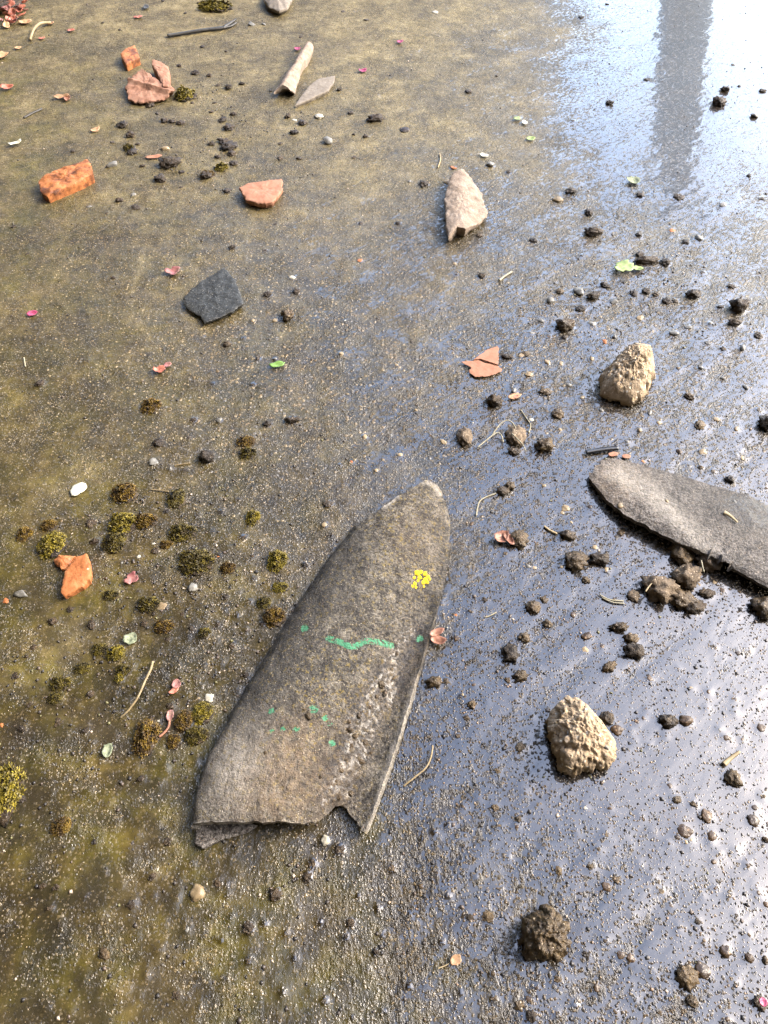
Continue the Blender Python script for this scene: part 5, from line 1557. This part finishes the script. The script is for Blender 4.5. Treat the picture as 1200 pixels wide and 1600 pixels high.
Pt('tiny pink petal left of the arched sliver top', 'petal', 'petal', 465, 79, 10, 9, 'magenta', 0, seed=10, curl=.6)
Pt('tiny pink petal right of the flat grey-brown shard', 'petal', 'petal', 567, 113, 13, 10, 'magenta', 0, seed=11, curl=.6, notch=.3)
Pt('cream paint flake on the left concrete', 'flake', 'flake', 123, 766, 27, 19, 'cream', .85, seed=12, curl=.15)
Pt('small green leaf in the middle of the concrete', 'leaf', 'leaf', 433, 571, 24, 11, 'greenleaf', .25, seed=13, curl=.4)
lf = empty('leaf', tuple(at(980, 420)))
petal('leaf_blade', 974, 419, 34, 24, 'palegreen', .7, seed=14, curl=.3, notch=.3, parent=lf, lift=.003)
petal('leaf_blade', 996, 421, 16, 10, 'palegreen', -.2, seed=15, curl=.4, parent=lf, lift=.003)
tag(lf, 'torn pale green leaf scrap in the wet gravelly upper right', 'leaf')
Pt('pale green lichen scrap below the bright puddle', 'lichen', 'lichen_scrap', 989, 285, 20, 18, 'lichen_green', 0, seed=16, curl=.5, notch=.1)
Pt('pale green lichen rosette left of the pale twig top', 'lichen', 'lichen_scrap', 205, 1000, 21, 18, 'lichen_green', 0, seed=17, curl=.5, notch=.12)
Pt('pale lichen scrap left of the ring-shaped moss', 'lichen', 'lichen_scrap', 170, 1175, 16, 20, 'lichen_green', 0, seed=18, curl=.5, notch=.12)
Pt('yellow petal on the upper right concrete', 'petal', 'petal', 808, 187, 13, 9, 'palegreen', .2, seed=19, curl=.3)
Pt('white petal below the yellow one, upper right', 'petal', 'petal', 819, 193, 8, 12, 'cream', .2, seed=20, curl=.4)
Pt('small pale green petal on the upper right concrete', 'petal', 'petal', 829, 218, 15, 9, 'palegreen', .2, seed=21, curl=.4)
Pt('small cream petal above right of the tan fragment', 'petal', 'petal', 756, 244, 14, 8, 'cream', -.5, seed=22, curl=.3)
lf = empty('leaf', tuple(at(680, 998)))
petal('leaf_blade', 681, 992, 26, 10, 'brownleaf', .35, seed=23, curl=.8, parent=lf, lift=.006)
petal('leaf_blade', 684, 1003, 24, 14, 'brownleaf', -.2, seed=24, curl=.9, parent=lf, lift=.003)
tag(lf, 'curled brown leaf caught on the right rim of the curved tile', 'leaf')
lf = empty('leaf', tuple(at(785, 842)))
petal('leaf_blade', 783, 842, 26, 18, 'brownleaf', .3, seed=25, curl=.9, parent=lf, lift=.003)
petal('leaf_blade', 794, 845, 12, 22, 'brownleaf', .5, seed=26, curl=.8, parent=lf, lift=.004)
tag(lf, 'curled reddish brown leaf beside the rough mud clod', 'leaf')
Pt('tan leaf scrap with a stalk near the bottom centre', 'leaf', 'leaf', 712, 1500, 19, 13, 'tanleaf', .3, seed=27, curl=.5)
T(stalk('leaf_stalk', [(684, 1513), (695, 1509), (706, 1503)], 2, 'straw', z=.002), 'thin stalk left of the tan leaf scrap', 'stalk')
Pt('pink petal scrap on the dark clod at bottom right', 'petal', 'petal', 1184, 1567, 12, 10, 'magenta', 0, seed=28, curl=.5, lift=.012)
Pt('orange-brown curled leaf near the left edge, third down', 'leaf', 'leaf', 13, 140, 20, 12, 'redleaf', 0, seed=29, curl=.8)
Pt('orange curled leaf cut by the left edge', 'leaf', 'leaf', 4, 90, 24, 16, 'tanleaf', 0, seed=30, curl=.9)
Pt('curled brown leaf right of the left edge leaves', 'leaf', 'leaf', 97, 153, 24, 10, 'tanleaf', .2, seed=31, curl=1.0)
Pt('dark tip leaf beside the curled brown leaf', 'leaf', 'leaf', 106, 156, 10, 14, 'brownleaf', .2, seed=32, curl=.8)
Pt('pale curled leaf above the terracotta bar', 'leaf', 'leaf', 25, 228, 20, 9, 'cream', .6, seed=33, curl=1.0)
Pt('tan leaf scrap above right of the terracotta bar', 'leaf', 'leaf', 149, 205, 15, 10, 'tanleaf', .6, seed=34, curl=.4)
Pt('orange sliver beside the dark crumbly soil lump', 'terracotta', 'terracotta_sliver', 240, 246, 26, 9, 'salmon', .25, seed=35, curl=.2)
Pt('pinkish leaf scrap at the top, left of the stick', 'leaf', 'leaf', 216, 29, 14, 8, 'redleaf', .3, seed=36, curl=.5)
Pt('dark olive leaf scrap at the top, left of the stick', 'leaf', 'leaf', 229, 14, 9, 13, 'stick', .1, seed=37, curl=.5)
Pt('tan leaf scrap near the straw in the top left corner', 'leaf', 'leaf', 41, 38, 20, 11, 'tanleaf', .2, seed=38, curl=.7)
Pt('tan curl at the end of the top left straw', 'leaf', 'leaf', 79, 40, 14, 9, 'tanleaf', .1, seed=39, curl=.6)
Pt('small brown leaf bit right of the top left straw', 'leaf', 'leaf', 112, 50, 12, 7, 'redleaf', .2, seed=40, curl=.6)
Pt('small pinkish bit below the top left straw', 'leaf', 'leaf', 66, 62, 10, 7, 'redleaf', .2, seed=41, curl=.4)
Pt('small tan bit left of the top left straw', 'leaf', 'leaf', 29, 77, 10, 8, 'tanleaf', .2, seed=42, curl=.4)
Pt('tan leaf scrap on the wet concrete left of the mortar stone', 'leaf', 'leaf', 804, 620, 22, 10, 'tanleaf', .4, seed=43, curl=.4)
Pt('orange-brown leaf tip left of the rounded brown mud clods', 'leaf', 'leaf', 806, 621, 8, 6, 'redleaf', .4, seed=44, curl=.4)
Pt('salmon flake tip under the black plastic strip', 'flake', 'flake', 957, 711, 16, 8, 'salmon', .1, seed=45, curl=.2)
Pt('orange flake at the upper corner of the pale slab', 'flake', 'flake', 978, 714, 14, 8, 'salmon', .1, seed=46, curl=.2)

# heap of dried blossom in the top left corner
hp = empty('blossom_heap', tuple(at(12, 22)))
o = lump('soil', 4, 12, 60, CLOD, 'soil', aspect=1.1, rot=.2, tall=.45, parent=hp); o.location = Vector(o.location) - hp.location
rng = random.Random(8)
for i in range(26):
    a = rng.uniform(-1.6, 1.2); d = rng.uniform(10, 42)
    petal('petal', 2 + d * math.cos(a) * 1.15, 10 + abs(d * math.sin(a)) * .9, rng.uniform(10, 18), rng.uniform(8, 13), rng.choice(['pink', 'tanleaf', 'redleaf', 'pink', 'redleaf']),
          rng.uniform(0, 3), seed=60 + i, curl=rng.uniform(.5, 1.0), parent=hp, lift=rng.uniform(.003, .018), tilt=(rng.uniform(-.5, .5), rng.uniform(-.5, .5)))
tag(hp, 'heap of dried pink and brown blossom in the top left corner', 'blossom')
